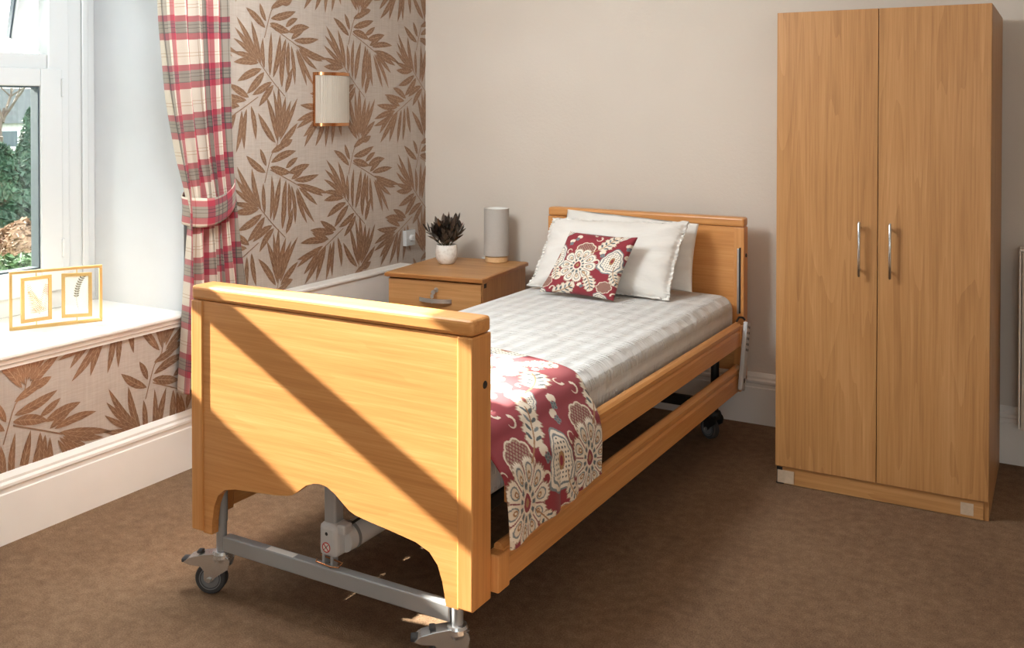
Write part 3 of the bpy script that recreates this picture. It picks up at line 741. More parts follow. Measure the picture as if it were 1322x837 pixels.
def throw():
    prof = [(-.576, .34), (-.574, .42), (-.571, .48), (-.562, .540), (-.540, .575), (-.508, .615), (-.475, .655), (-.42, .677), (-.30, .6845), (0, .688), (.30, .6845), (.42, .677), (.475, .655), (.508, .615), (.540, .575), (.562, .540), (.571, .48), (.574, .42), (.576, .34)]
    m, n = 700, 250
    Q, s = catmull(prof, m); x, z = Q[:, 0], Q[:, 1]
    v = np.linspace(0, 1, n)[:, None]
    hang = np.clip((.60-z)/.26, 0, 1); sgn = np.sign(x)[None]
    far = np.interp(x, [-.6, -.5, .1, .45, .51, .56, .6], [.86, .88, .845, .765, .735, .71, .70])-.015*hang
    far = np.where((hang > 0) & (x > 0), .735-.035*np.clip((.60-z)/.06, 0, 1)-.0*hang+.012*np.sin(hang*5), far)
    near = np.where(x > 0, .100+.010*hang, .100+.065*np.clip(hang*4, 0, 1))
    Y = near[None]+(far-near)[None]*v
    X = np.repeat(x[None], n, 0); Z = np.repeat(z[None], n, 0)
    # hem rises a little towards the head end
    sc = 1-(.06+.10*v)*hang[None]*hang[None]; Z = np.where(hang[None] > 0, .60-(.60-Z)*sc, Z)
    fold = (np.sin(Y*21+1.0)+.6*np.sin(Y*37+.4))*.010
    X = X+sgn*(np.abs(fold)*hang[None]**.8+.004*hang[None]*lumps(Y*2, Z*2, 9, 8, 14))
    top = 1-np.clip((.62-Z)/.05, 0, 1)
    Z = Z+top*(.004*np.maximum(0, lumps(X, Y, 5, 12, 15))+.0015)
    # soft turned edges
    ed = np.clip(1-np.minimum(v, 1-v)/.02, 0, 1)**2; Z = Z-.006*ed*top; X = X-sgn*.006*ed*hang[None]
    U = Y; Vv = np.repeat(s[None], n, 0)
    col = floral((U-.10)*.82+.01, -(Vv-s[-1])*.82+.13)
    return grid('bed_throw', np.stack([X, Y, Z], -1), 'floral', None, None, col)
th_o = tag(at_bed(throw()), 'red floral throw laid over the foot of the bed and down its side', 'throw')
md = th_o.modifiers.new('thickness', 'SOLIDIFY'); md.thickness = .004; md.offset = -1

def pillow(name, corners, thick, mat, n=72, belly=.06, wrinkle=.006, seed=1, flange=0.0, col=None, sag=0.0, size=(.7, .45), frill=0.0):
    """soft pad between four corners (BL, BR, TR, TL); both faces as one closed skin with a seam"""
    bl, br, tr_, tl = [np.array(c, float) for c in corners]
    u = np.linspace(-1, 1, n); v = np.linspace(-1, 1, n); Ug, Vg = np.meshgrid(u, v, indexing='ij')
    nrm = np.cross(br-bl, tl-bl); nrm /= np.linalg.norm(nrm)
    # edges drawn in between the corners
    Ue = Ug*(1-belly*(1-Vg**2)*np.abs(Ug)**2); Ve = Vg*(1-belly*(1-Ug**2)*np.abs(Vg)**2)
    a = (Ue+1)/2; b = (Ve+1)/2
    B = (bl*((1-a)*(1-b))[..., None]+br*(a*(1-b))[..., None]+tr_*(a*b)[..., None]+tl*((1-a)*b)[..., None])
    inn = 1-flange
    fu = np.clip(1-(np.abs(Ug)/inn)**2.6, 0, 1); fv = np.clip(1-(np.abs(Vg)/inn)**2.6, 0, 1)
    T = thick/2*(fu*fv)**.48+.003
    T = T*(1-sag*(Vg*.5))
    wr = wrinkle*lumps(Ug*1.5+Vg*.4, Vg*2, seed, 14, 5.5)*(fu*fv)**.3
    rad = wrinkle*.7*np.sin(np.arctan2(Vg, Ug)*14+seed)*np.clip(np.hypot(Ug, Vg)-.55, 0, 1)
    edge = np.clip((np.maximum(np.abs(Ug), np.abs(Vg))-.9)/.1, 0, 1)
    fr = frill*edge*np.sin(np.where(np.abs(Ug) > np.abs(Vg), Vg, Ug)*62+3*np.sin(Vg*9+Ug*7))
    F = B+nrm*(T+wr+rad+fr)[..., None]; K = B-nrm*(T-wr*.3-fr)[..., None]
    P = np.concatenate([F, K[::-1]], 0)
    uv = np.concatenate([np.stack([Ug, Vg], -1), np.stack([Ug, Vg], -1)[::-1]], 0)
    uv = uv*np.array(size)/2
    c = None
    if col is not None: c = col(uv[..., 0], uv[..., 1])
    o = grid(name, P, mat, None, uv, c)
    bm = bmesh.new(); bm.from_mesh(o.data); bmesh.ops.remove_doubles(bm, verts=bm.verts[:], dist=.0005)
    # close the sides
    n2 = 0
    bmesh.ops.holes_fill(bm, edges=[e for e in bm.edges if e.is_boundary]); bmesh.ops.recalc_face_normals(bm, faces=bm.faces[:])
    bm.to_mesh(o.data); bm.free(); o.data.polygons.foreach_set('use_smooth', [True]*len(o.data.polygons))
    return o
ZP = MZ1+.024
tag(pillow('pillow', [(-2.25, 4.415, ZP+.004), (-1.515, 4.415, ZP+.004), (-1.520, 4.525, 1.000), (-2.215, 4.525, 1.035)], .085, 'cotton', n=110, seed=8, wrinkle=.008, belly=.03), 'white pillow squeezed behind the front pillow against the headboard', 'pillow', 'pillows on the bed')
tag(pillow('pillow', [(-2.292, 4.235, ZP-.010), (-1.560, 4.235, ZP-.010), (-1.525, 4.405, 1.022), (-2.235, 4.395, 1.005)], .135, 'cotton', n=130, seed=3, wrinkle=.016, belly=.04, flange=.045, frill=.005), 'large white pillow with frilled edge propped behind the red cushion', 'pillow', 'pillows on the bed')
tag(pillow('cushion', [(-2.158, 4.105, .684), (-1.766, 4.075, .684), (-1.698, 4.195, .962), (-2.042, 4.205, .968)], .09, 'floral', n=190, seed=5, wrinkle=.004, belly=.07, size=(.40, .40), col=lambda u, v: floral(u+.095+.035, v+.225+.01)), 'square red floral cushion with a large cream flower leaning on the pillows', 'cushion')

# ------------------------------------------------------------------ wardrobe
wd = thing('wardrobe', 'tall two-door oak-effect wardrobe with slim bar handles', 'wardrobe', (-1.033, 4.062, 0))
WW, WD, WH = .797, .70, 1.945
box('side_panel', (0, .019, 0), (.018, WD, WH), 'oak_z', wd, .001); box('side_panel', (WW-.018, .019, 0), (WW, WD, WH), 'oak_z', wd, .001)
box('top_panel', (.018, .019, WH-.018), (WW-.018, WD, WH), 'oak_x', wd, .001); box('base_panel', (.018, .019, .074), (WW-.018, WD, .09), 'oak_x', wd, .001)
box('back_panel', (.018, WD-.008, .09), (WW-.018, WD-.002, WH-.018), 'oak_z', wd)
pt = box('plinth', (.006, .012, .002), (WW-.018, .030, .072), 'oak_x', wd, .001)
box('shelf', (.018, .05, 1.60), (WW-.018, WD-.01, 1.618), 'oak_x', wd)
def door(x0, x1, hx):
    d = box('door', (x0, 0, .077), (x1, .018, WH), 'oak_z', wd, .0012)
    h = tube('handle', [(hx, -.026, .893), (hx, -.030, .896), (hx, -.030, 1.100), (hx, -.026, 1.103)], .0055, 'chrome', d)
    for z in (.915, 1.081): tube('handle_post', [(hx, -.030, z), (hx, 0, z)], .005, 'chrome', d)
door(.001, .3955, .332); door(.3985, WW-.001, .447)
bm = bmesh.new(); bx(bm, (.004, .0095, .008), (.028, .0125, .071)); bx(bm, (.003, .009, .001), (.034, .0125, .008)); obj('corner_protector', bm, 'black', pt)
box('tape', (.008, .0085, .006), (.075, .0118, .058), 'tape', pt); box('tape', (.700, .0105, .012), (.745, .0118, .058), 'tape', pt)

# ------------------------------------------------------------------ bedside cabinet
bs = thing('bedside_cabinet', 'oak-effect bedside cabinet with lockable top drawer', 'cabinet', (-2.495, 4.132, 0), math.radians(6.3))
BW, BD, BH = .525, .575, .715
box('top', (-BW-.012, -.015, BH-.025), (.012, BD+.01, BH), 'oak_x', bs, .009, 3).data.materials[0] = M['oak_x']
box('top_edging', (-BW-.014, -.017, BH-.022), (.014, -.012, BH-.004), 'oak_edge', bs, .002)
box('top_edging', (.0095, -.015, BH-.022), (.0145, BD+.01, BH-.004), 'oak_edge', bs, .002)
box('side_panel', (-.018, .019, .03), (0, BD, BH-.026), 'oak_z', bs, .001); box('side_panel', (-BW, .019, .03), (-BW+.018, BD, BH-.026), 'oak_z', bs, .001)
box('back_panel', (-BW+.018, BD-.01, .03), (-.018, BD-.002, BH-.026), 'oak_z', bs); box('base_panel', (-BW+.018, .03, .03), (-.018, BD-.01, .05), 'oak_x', bs)
for zz, k in ((.50, 0), (.04, 1)):
    d = box('drawer' if k == 0 else 'door', (-BW+.002, 0, zz), (-.002, .018, .684 if k == 0 else .495), 'oak_x', bs, .0015)
    cx, cz = -.252, .590 if k == 0 else .44
    pts = [(cx-.090+.18*t, -.004-.028*math.sin(PI*t)**.7, cz) for t in np.linspace(0, 1, 15)]
    bm = bmesh.new()
    prev = None
    for p in pts:
        vs = [bm.verts.new((p[0], p[1]+dy, p[2]+dz)) for dy, dz in ((-.003, -.010), (-.003, .010), (.003, .010), (.003, -.010))]
        if prev:
            for i in range(4): bm.faces.new([prev[i], prev[(i+1) % 4], vs[(i+1) % 4], vs[i]])
        else: bm.faces.new(vs)
        prev = vs
    bm.faces.new(prev[::-1]); sm(obj('handle', bm, 'steel', d), 50)
    if k == 0:
        lathe('lock', [(0, -.008), (.010, -.008), (.012, -.004), (.013, 0)], (cx+.003, 0, .640), 'steel', d, 20, 'y')
        bm = bmesh.new(); bx(bm, (cx+.002, -.030, .635), (cx+.005, -.006, .645)); lathe_bm(bm, [(0, -.0015), (.011, -.0015), (.011, .0015), (0, .0015)], (cx+.003, -.034, .634), 16, axis='y'); obj('key', bm, 'steel', d)
        bm = bmesh.new(); bx(bm, (cx-.010, -.038, .606), (cx+.006, -.036, .624), .002); bx(bm, (cx-.004, -.038, .578), (cx+.0, -.036, .607)); obj('spare_key', bm, 'steel', d)
box('cam_cover', (-.0005, .03, BH-.055), (.001, .06, BH-.034), 'dark_metal', bs)
for x in (-BW+.05, -.05):
    for y in (.06, BD-.06): lathe('foot', [(0, 0), (.02, 0), (.022, .01), (.018, .03), (0, .03)], (x, y, 0), 'rubber', bs, 16)

# lamp
ZT = BH+.0005
lp = thing('table_lamp', 'grey cylinder table lamp on a pale wooden disc base', 'lamp', (-2.700, 4.632, ZT))
lathe('lamp_base', [(0, 0), (.058, 0), (.062, .003), (.062, .027), (.058, .031), (0, .031)], (0, 0, 0), 'pale_wood', lp, 40)
lathe('lamp_shade', [(.067, .036), (.069, .036), (.0685, .288), (.0695, .288), (.0695, .292), (.0665, .292), (.0665, .036), (.067, .036)], (0, 0, 0), 'lamp_fabric', lp, 48)
lathe('shade_lining', [(.0658, .04), (.0658, .2915)], (0, 0, 0), 'lamp_inner', lp, 48)
lathe('lamp_stem', [(0, .03), (.012, .03), (.012, .11), (.018, .112), (.018, .15), (.012, .16), (0, .16)], (0, 0, 0), 'white_pvc', lp, 20)
lathe('bulb', [(.012, .155), (.016, .17), (.027, .195), (.028, .215), (.018, .235), (0, .24)], (0, 0, 0), 'lamp_inner', lp, 20)
tube('switch_knob', [(-.060, -.028, .018), (-.072, -.034, .018)], .004, 'steel', lp)

# potted plant
pp = thing('potted_plant', 'small dark bronze-leaved plant in a rounded white clay pot', 'plant', (-2.897, 4.437, ZT))
lathe('pot', [(0, 0), (.034, 0), (.042, .006), (.056, .030), (.0605, .055), (.059, .080), (.055, .103), (.0525, .104), (.050, .100), (.052, .085), (0, .084)], (0, 0, 0), 'pot', pp, 48)
lathe('soil', [(0, .090), (.03, .091), (.0515, .087)], (0, 0, 0), 'soil', pp, 24)
leaf_me = []
for k in range(3):
    L, W, Cv = (.066, .0145, .012), (.058, .017, .016), (.050, .0125, .004)
    l, w, cv = (L, W, Cv)[k]
    bm = bmesh.new(); rows = []
    for i in range(8):
        t = i/7; ww = w*math.sin(PI*min(1, t*1.02))**.75+.0006
        rows.append([bm.verts.new((s*ww, cv*t*t*1.2+abs(s)*ww*.45, l*t)) for s in (-1, 0, 1)])
    for a, b in zip(rows, rows[1:]):
        for j in range(2): bm.faces.new([a[j], a[j+1], b[j+1], b[j]])
    geo = bm.faces[:]; bmesh.ops.solidify(bm, geom=geo, thickness=.0008)
    me = bpy.data.meshes.new('leaf'); bm.to_mesh(me); bm.free(); me.materials.append(M['bronze_leaf']); me.polygons.foreach_set('use_smooth', [True]*len(me.polygons)); leaf_me.append(me)
orange = leaf_me[0].copy(); orange.materials.clear(); orange.materials.append(M['orange_leaf'])
rp = random.Random(21)
nst = 13
for s_ in range(nst):
    a = s_*2.39996; tilt = .06+.72*math.sqrt(s_/nst); hgt = .135-.035*(s_/nst)+rp.uniform(-.008, .008)
    d = Vector((math.cos(a)*math.sin(tilt), math.sin(a)*math.sin(tilt), math.cos(tilt))); b0 = Vector((math.cos(a)*.022*(s_/nst), math.sin(a)*.022*(s_/nst), .088))
    st = tube('stem', [b0, b0+d*hgt*.5+Vector((0, 0, .004)), b0+d*hgt], [.0026, .0022, .0015], 'stem_green', pp, 6)
    for q in range(8):
        f = .25+.75*q/7; p = b0+d*hgt*f
        az = q*2.4+s_; sp = .75-.45*f+rp.uniform(-.12, .12)
        e1, e2 = frame_of(d); ld = (d*math.cos(sp)+(e1*math.cos(az)+e2*math.sin(az))*math.sin(sp)).normalized()
        lf = bpy.data.objects.new('leaf', orange if (s_*8+q) % 29 == 7 else leaf_me[(s_+q) % 3]); COL.objects.link(lf); lf.parent = pp
        lf.location = p; lf.rotation_euler = (ld.to_track_quat('Z', 'Y') @ Euler((0, 0, rp.uniform(-.5, .5))).to_quaternion()).to_euler(); k = rp.uniform(.8, 1.15); lf.scale = (k, k, k)

# ------------------------------------------------------------------ wall light, dimmer, radiator
wl = thing('wall_light', 'half-round ribbed glass wall light with copper trim on the wallpaper', 'wall light', (XL, 3.935, 1.462))
HWL, DPL, HL = .122, .085, .272
box('back_plate', (.0015, -HWL-.004, 0), (.014, HWL+.004, HL), 'copper', wl, .002)
n = 72; a = np.linspace(-PI/2, PI/2, n); rr = 1+.012*np.cos(a*54)
prof = np.stack([.012+(DPL-.012)*np.cos(a)*rr, (HWL-.003)*np.sin(a)*rr], 1)
bm = bmesh.new()
prism_bm(bm, [tuple(p) for p in prof], .014, HL-.014, 2)
obj('glass_shade', bm, 'ribbed_glass', wl)
for z0, z1 in ((0, .016), (HL-.016, HL)):
    a2 = np.linspace(-PI/2, PI/2, 33); pr_ = [(.012+(DPL-.008)*math.cos(t), (HWL+.002)*math.sin(t)) for t in a2]
    prism('trim_band', pr_, z0, z1, 2, 'copper', wl)
ds = thing('dimmer_switch', 'square white wall switch with a round knob beside the corner', 'switch', (XL, 4.625, .765))
box('plate', (.0012, -.045, 0), (.026, .045, .088), 'white_pvc', ds, .003)
lathe('knob', [(.019, .026), (.018, .040), (.015, .043), (0, .043)], (0, .004, .044), 'white_pvc', ds, 24, 'x')
lathe('screw', [(.004, .026), (.003, .0275), (0, .0275)], (0, -.033, .044), 'grey_plastic', ds, 12, 'x'); lathe('screw', [(.004, .026), (.003, .0275), (0, .0275)], (0, .036, .044), 'grey_plastic', ds, 12, 'x')

rd = thing('radiator', 'white panel radiator on the beige wall beside the wardrobe', 'radiator', (-.162, 4.66, .19))
RW, RH, RD = 1.2, .765, .10
pts = []
nf = 30
for i in range(nf):
    x = .02+(RW-.04)*i/nf; s = (RW-.04)/nf
    pts += [(x, .004), (x+s*.3, 0), (x+s*.7, 0), (x+s, .004)]
pf = [(.012, .012)]+pts+[(RW-.012, .012), (RW-.012, .03), (.012, .03)]
prism('front_panel', pf, 0, RH-.012, 2, 'radiator', rd)
box('rear_panel', (.012, .07, 0), (RW-.012, .085, RH-.012), 'radiator', rd, .003)
box('end_cover', (0, .002, .005), (.008, RD-.008, RH), 'radiator', rd, .002); box('end_cover', (RW-.008, .002, .005), (RW, RD-.008, RH), 'radiator', rd, .002)
tg = box('top_grille', (0, .002, RH-.006), (RW, .012, RH+.004), 'radiator', rd, .002); box('grille_edge', (0, .08, RH-.006), (RW, .092, RH+.004), 'radiator', tg, .002)
for i in range(40): box('grille_bar', (.01+i*.03, .012, RH-.003), (.016+i*.03, .08, RH+.002), 'radiator', tg)
for x in (.18, 1.0): box('wall_bracket', (x, .085, .1), (x+.03, .1495, .66), 'white_pvc', rd)
tube('valve_pipe', [(.05, .05, -.19), (.05, .05, .01)], .008, 'chrome', rd); tube('valve_pipe', [(RW-.05, .05, -.19), (RW-.05, .05, .01)], .008, 'chrome', rd)

# ------------------------------------------------------------------ photo frame on the sill
PF0 = Vector((-3.602, 2.385, .677)); pa = math.atan2(.302, .161)
pf_ = thing('photo_frame', 'brass double photo frame with two swivelling panes of pressed leaves on the sill', 'photo frame', PF0, pa)
FL, FH, FT = .342, .232, .014
fr = box('outer_frame', (0, -FT/2, 0), (FL, FT/2, .013), 'gold_frame', pf_, .001)
box('frame_bar', (0, -FT/2, FH-.011), (FL, FT/2, FH), 'gold_frame', fr, .001)
for x in (0, FL-.011): box('frame_bar', (x, -FT/2, .013), (x+.011, FT/2, FH-.011), 'gold_frame', fr, .001)
def inner(cx, rot, w, h, kind):
    e = bpy.data.objects.new('swivel_pane', None); COL.objects.link(e); e.parent = pf_; e.location = (cx, 0, .116); e.rotation_euler = (0, 0, rot)
    b = .0135
    for a, c in (((-w/2, -.004, -h/2), (w/2, .004, -h/2+b)), ((-w/2, -.004, h/2-b), (w/2, .004, h/2)), ((-w/2, -.004, -h/2+b), (-w/2+b, .004, h/2-b)), ((w/2-b, -.004, -h/2+b), (w/2, .004, h/2-b))): box('pane_frame', a, c, 'gold_frame', e, .0008)
    box('paper_backing', (-w/2+b, .0005, -h/2+b), (w/2-b, .0012, h/2-b), 'paper', e)
    box('glass', (-w/2+b, -.003, -h/2+b), (w/2-b, -.002, h/2-b), 'glass', e)
    for z in (-1, 1): tube('pivot_pin', [(0, 0, z*(h/2-.001)), (0, 0, z*(FH-.022)/2)], .0022, 'brass', e, 8)
    bm = bmesh.new()
    def lf(x, z, a, l, w_):
        c, s = math.cos(a), math.sin(a); P = []
        for t, k in ((0, 0), (.3, 1), (.65, .8), (1, 0), (.65, -.8), (.3, -1)): P.append(bm.verts.new((x+c*l*t-s*w_*k, -.0003, z+s*l*t+c*w_*k)))
        bm.faces.new(P)
    if kind == 0:
        for k, (a0, ln) in enumerate(((2.05, .125), (1.25, .115), (1.72, .10))):
            x, z = .012, -.062; a = a0
            for i in range(16):
                st = ln/16; x2, z2 = x+math.cos(a)*st, z+math.sin(a)*st; l = .034*(1-.75*i/16)
                lf(x2, z2, a+1.0, l, .0013); lf(x2, z2, a-1.0, l, .0013); lf(x, z, a, st*1.1, .0006); x, z = x2, z2; a += (-.02, .01, .03)[k]
        nm, mt = 'pressed_fern', 'pressed_gold'
    else:
        x, z, a = .008, -.062, 1.9
        for i in range(15):
            st = .0095; x2, z2 = x+math.cos(a)*st, z+math.sin(a)*st; lf(x, z, a, st*1.1, .0007)
            if i > 4: lf(x2, z2, a+1.0, .013, .0034); lf(x2, z2, a-1.0, .013, .0034)
            x, z = x2, z2; a -= .062
        nm, mt = 'pressed_eucalyptus', 'pressed_green'
    obj(nm, bm, mt, e)
inner(.097, math.radians(14), .118, .180, 0); inner(.246, math.radians(-16), .114, .180, 1)

# ------------------------------------------------------------------ curtain
def curtain():
    zb, zt = .362, 2.40
    nz, nw = 260, 240
    z = np.linspace(zt, zb, nz)
    zk = [.36, .60, .80, .95, 1.06, 1.12, 1.2, 1.35, 1.6, 1.9, 2.2, 2.42]
    yl = np.interp(z, zk, [2.872, 2.892, 2.902, 2.905, 2.905, 2.903, 2.895, 2.862, 2.818, 2.785, 2.768, 2.76])
    yr = np.interp(z, zk, [3.265, 3.235, 3.205, 3.185, 3.172, 3.165, 3.155, 3.135, 3.122, 3.118, 3.118, 3.12])
    am = np.interp(z, zk, [.050, .048, .042, .030, .020, .019, .024, .040, .051, .054, .054, .050])
    k = np.ones(9)/9
    def smo(q): return np.convolve(np.pad(q, 4, mode='edge'), k, 'valid')
    yl, yr, am = smo(yl), smo(yr), smo(am)
    w = np.linspace(0, 1, nw); ph = 2*PI*(5.3*w+.16*np.sin(w*11))
    Z = np.repeat(z[:, None], nw, 1); wob = .25*np.sin(Z*2.1+w[None]*5)
    X = XL+.090+am[:, None]*np.sin(ph[None]+wob)+.010*np.sin(2*ph[None]+1+Z)
    Y = yl[:, None]+(yr-yl)[:, None]*(w[None]+.030*np.cos(ph[None]+wob))
    X = X+np.interp(z, [.36, .9, 1.12, 1.5, 2.4], [.0, .012, .02, .008, 0])[:, None]
    P = np.stack([X, Y, Z], -1)
    uv = np.zeros((nz, nw, 2)); uv[..., 0] = w[None]*.86; uv[..., 1] = Z-.02*np.interp(z, [.36, 1.1, 2.4], [1, 3, 0])[:, None]*(w[None]-.5)
    return grid('curtain', P, 'plaid', None, uv)
cu = curtain(); md = cu.modifiers.new('thickness', 'SOLIDIFY'); md.thickness = .003; md.offset = 0
tag(cu, 'red cream and grey plaid curtain gathered beside the window', 'curtain')
tb = thing('curtain_tieback', 'plaid fabric tieback hooked to the wall around the curtain', 'tieback', (XL, 3.05, 1.12))
def tieband():
    n, m = 90, 12
    t = np.linspace(0, 1, n)
    # loop: from the wall hook round the front, under the left edge and back
    key = [(.012, .118, .125), (.075, .126, .105), (.140, .092, .062), (.160, .03, .018), (.156, -.05, -.006), (.130, -.112, -.006), (.095, -.140, 0), (.055, -.132, .01), (.022, -.05, .05), (.012, .05, .10), (.010, .112, .12)]
    Q, s = catmull(key, n)
    P = np.zeros((n, m, 3)); uv = np.zeros((n, m, 2))
    for j in range(m):
        q = (j/(m-1)-.5)*np.interp(t, [0, .12, .5, .88, 1], [.045, .09, .125, .09, .045]); P[:, j] = Q; P[:, j, 2] += q; P[:, j, 0] += .006*math.cos((j/(m-1)-.5)*PI)*np.clip(np.sin(PI*t), 0, 1)
        uv[:, j, 0] = q+.33+0*t; uv[:, j, 1] = s*1.0; 
    uv = np.stack([s[:, None]*np.ones((1, m)), (P[..., 2]-Q[:, 2][:, None])+.09], -1)
    o = grid('tie_band', P, 'plaid', tb, uv); md = o.modifiers.new('thickness', 'SOLIDIFY'); md.thickness = .004; md.offset = 1
tieband()
tube('hook', [(0.0, .135, .150), (.016, .135, .150), (.024, .132, .145), (.024, .130, .130), (.016, .128, .122)], .003, 'steel', tb, 8)
cp = thing('curtain_pole', 'pale curtain pole above the window', 'curtain pole', (XL+.09, .1, 2.43))
tube('pole', [(0, 0, 0), (0, 3.3, 0)], .014, 'brass', cp)
for y in (-.01, 3.31): lathe('finial', [(0, -.025), (.018, -.018), (.024, 0), (.018, .018), (0, .025)], (0, y, 0), 'brass', cp, 20, 'y')
for y in (.2, 1.7, 3.2): tube('bracket', [(-.09, y, 0), (-.014, y, 0)], .008, 'brass', cp)
for i in range(7): lathe('ring', [(.016, -.003), (.022, -.003), (.022, .003), (.016, .003), (.016, -.003)], (0, 2.67+i*.06, -.005), 'brass', cp, 20, 'y')

# ------------------------------------------------------------------ outside the window
GZ = -.55
struct(box('ground', (-60, -30, GZ-.2), (XL-.86, 45, GZ), 'grass'), 'garden lawn outside the window')
def leafy(name, pts, nrm, size, mat, parent, seed, asp=1.8):
    r = np.random.default_rng(seed); n = len(pts)
    d = nrm+r.normal(0, .55, (n, 3)); d /= np.linalg.norm(d, axis=1)[:, None]
    a = np.cross(d, r.normal(0, 1, (n, 3))); a /= np.linalg.norm(a, axis=1)[:, None]; b = np.cross(d, a)
    s = size*r.uniform(.6, 1.3, (n, 1))
    V = np.stack([pts-a*s*asp*.5, pts-b*s*.5+d*s*.15, pts+a*s*asp*.5, pts+b*s*.5+d*s*.15], 1).reshape(-1, 3)
    me = bpy.data.meshes.new(name); F = np.arange(n*4).reshape(n, 4)
    me.from_pydata(V.tolist(), [], F.tolist()); o = link(name, me, mat, parent); o['kind'] = 'stuff'; return o
def cone_tree(name, lab, loc, h, r, mat, seed, n=5000, size=.09):
    t = thing(name, lab, 'tree', loc); q = np.random.default_rng(seed)
    u = q.uniform(0, 1, n)**.8; a = q.uniform(0, 2*PI, n); rad = r*(1-u)**.62*(.72+.28*q.uniform(0, 1, n))*(1+.12*np.sin(u*26+a*2))
    p = np.stack([rad*np.cos(a), rad*np.sin(a), .06+u*h], 1); nn = np.stack([np.cos(a), np.sin(a), .5+0*a], 1)
    leafy('foliage', p, nn, size, mat, t, seed)
    tube('trunk', [(0, 0, 0), (0, 0, h*.9)], [.07, .01], 'bark', t, 8); return t
cone_tree('conifer', 'tall pointed dark green conifer seen through the window', (-13.5, 9.35, GZ), 2.05, .42, 'conifer', 1)
cone_tree('conifer', 'broader dark conifer left of the pointed one, outside the window', (-12.9, 8.45, GZ), 1.5, .5, 'conifer', 2)
def mound(name, lab, loc, rx, ry, h, mat, seed, n=3500, size=.07):
    t = thing(name, lab, 'shrub', loc); q = np.random.default_rng(seed)
    a = q.uniform(0, 2*PI, n); c = q.uniform(0, 1, n); s = np.sqrt(1-c*c); k = 1+.08*np.sin(a*5+c*9)
    nn = np.stack([np.cos(a)*s, np.sin(a)*s, c], 1); p = nn*np.array([rx, ry, h])*k[:, None]
    leafy('foliage', p, nn, size, mat, t, seed); tube('stem', [(0, 0, 0), (0, 0, h*.7)], [.04, .02], 'bark', t, 8); return t
mound('flowering_shrub', 'round rust-orange shrub in front of the conifers outside', (-11.2, 7.75, GZ), .55, .60, .66, 'rust_shrub', 3)
mound('low_hedge', 'clipped light green low bush nearest the window outside', (-9.3, 6.25, GZ), .7, .9, .55, 'hedge', 4)
mound('low_hedge', 'rounded green bush behind the rust shrub outside', (-11.3, 9.1, GZ), .6, .6, .62, 'hedge', 5)
t = thing('sun_block_shrub', 'tall clipped evergreen shrub added out of view to block the low sun', 'shrub', (-4.85, 1.42, GZ))  # unseen shrub added to keep low sun off the footboard
q = np.random.default_rng(9); n = 30000
p = q.uniform(-1, 1, (n, 3)); ax = q.integers(0, 3, n); p[np.arange(n), ax] = np.sign(p[np.arange(n), ax])*q.uniform(.82, 1, n)
nn = np.zeros((n, 3)); nn[np.arange(n), ax] = np.sign(p[np.arange(n), ax]); p = p*np.array([.26, .50, 1.145])+np.array([0, 0, 1.16])
leafy('foliage', p, nn, .07, 'conifer', t, 6); tube('trunk', [(0, 0, 0), (0, 0, 1.5)], [.05, .03], 'bark', t, 8)
pn = thing('sun_block_pine', 'tall bare-trunked pine added out of view to block the high sun', 'tree', (-13.5, 1.52, GZ))  # unseen pine added, crown set to keep sun off the floor
q = np.random.default_rng(31); n = 14000
a = q.uniform(0, 2*PI, n); c = q.uniform(0, 1, n)**.7; r_ = q.uniform(.2, 1, n)**.5
p = np.stack([np.cos(a)*r_*.75*(1-c*.6), np.sin(a)*r_*.75*(1-c*.6), 7.80+c*2.6], 1); nn = np.stack([np.cos(a), np.sin(a), .3+0*a], 1)
leafy('foliage', p, nn, .17, 'conifer', pn, 32); tube('trunk', [(0, 0, 0), (.05, 0, 4), (0, 0, 9.4)], [.11, .09, .03], 'bark', pn, 10)
bt = thing('bare_tree', 'bare leafless tree behind the conifers outside', 'tree', (-20, 13.1, GZ))
bm = bmesh.new(); rb = random.Random(4)
def branch(p, d, l, r, k):
    e = p+d*l; tube_bm(bm, [p, p+d*l*.5+Vector((rb.uniform(-.05, .05), rb.uniform(-.05, .05), 0))*l, e], [r, r*.85, r*.65], 5)
    if k == 0: return
    for i in range(3):
        nd = (d+Vector((rb.uniform(-.8, .8), rb.uniform(-.8, .8), rb.uniform(-.15, .6)))).normalized(); branch(p+d*l*rb.uniform(.55, 1), nd, l*rb.uniform(.6, .8), r*.6, k-1)
branch(Vector((0, 0, 0)), Vector((.05, -.05, 1)).normalized(), 1.5, .09, 5)
obj('branches', bm, 'bark', bt)
hs = thing('far_house', 'pale rendered house with slate roof far behind the garden', 'house', (-40, 27.5, GZ))
bhv = .2
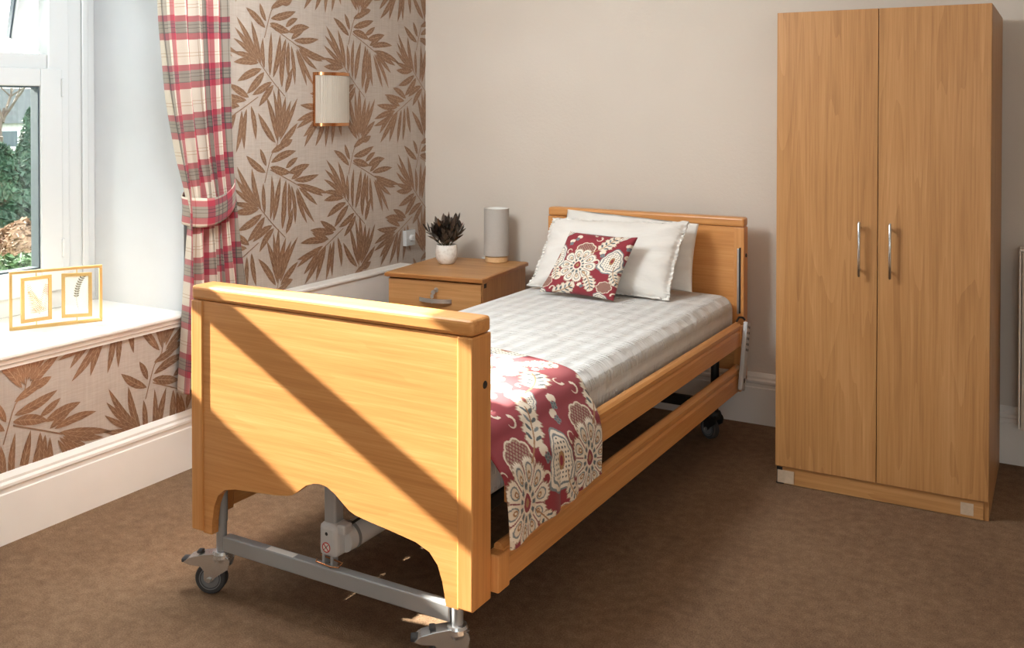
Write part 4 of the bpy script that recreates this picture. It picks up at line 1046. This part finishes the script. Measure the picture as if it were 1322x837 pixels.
box('wall', (-3, -5, bhv-.2), (3, 5, 1.5), 'stone', hs); prism('roof', [(-5.3, 1.5), (5.3, 1.5), (4.4, 2.9), (-4.4, 2.9)], -3.2, 3.2, 0, 'slate', hs)
for y in (-3, -1, 1, 3):
    w_ = box('window', (2.98, y-.45, .5), (3.03, y+.45, 1.25), 'white_pvc', hs); box('pane', (3.0, y-.38, .56), (3.04, y+.38, 1.19), 'gasket', w_)
hl = grid('hillside', np.stack(np.meshgrid(np.linspace(-130, -60, 12), np.linspace(-20, 160, 50), indexing='ij')+[np.zeros((12, 50))], -1), 'hill')
co = np.zeros(len(hl.data.vertices)*3, np.float32); hl.data.vertices.foreach_get('co', co); co = co.reshape(-1, 3)
co[:, 2] = GZ+(-co[:, 0]-60)/70*5.5+1.0*lumps(co[:, 0], co[:, 1], 2, 8, .12); hl.data.vertices.foreach_set('co', co.reshape(-1)); struct(hl, 'pale wooded hillside in the distance')

# ------------------------------------------------------------------ added fill light, unseen above the frame
pd = thing('fill_pendant', 'added unseen fill lamp shaped as a white dish pendant', 'fill light', (-2.28, 2.40, ZC))  # pendant added to brighten the back wall and bed
lathe('ceiling_rose', [(0, -.03), (.04, -.03), (.05, 0)], (0, 0, 0), 'white_pvc', pd, 24); tube('flex', [(0, 0, -.03), (0, 0, -.12)], .004, 'white_pvc', pd, 8)
lathe('shade', [(.30, -.20), (.27, -.13), (.05, -.06)], (0, 0, 0), 'lamp_inner', pd, 40)
lt = NT('fill_bulb'); lt.b.inputs['Emission Color'].default_value = (1, .95, .88, 1); lt.b.inputs['Emission Strength'].default_value = 4.0; M['fill_bulb'] = lt.m
lathe('bulb', [(.012, -.11), (.016, -.12), (.03, -.15), (.03, -.17), (.018, -.195), (0, -.20)], (0, 0, 0), 'fill_bulb', pd, 20)
pl_ = bpy.data.lights.new('fill_lamp', 'POINT'); pl_.energy = FILL_W; pl_.shadow_soft_size = .27; pl_.color = (.91, .97, 1.0)
plo = bpy.data.objects.new('fill_lamp', pl_); COL.objects.link(plo); plo.location = (-2.28, 2.40, ZC-.45)
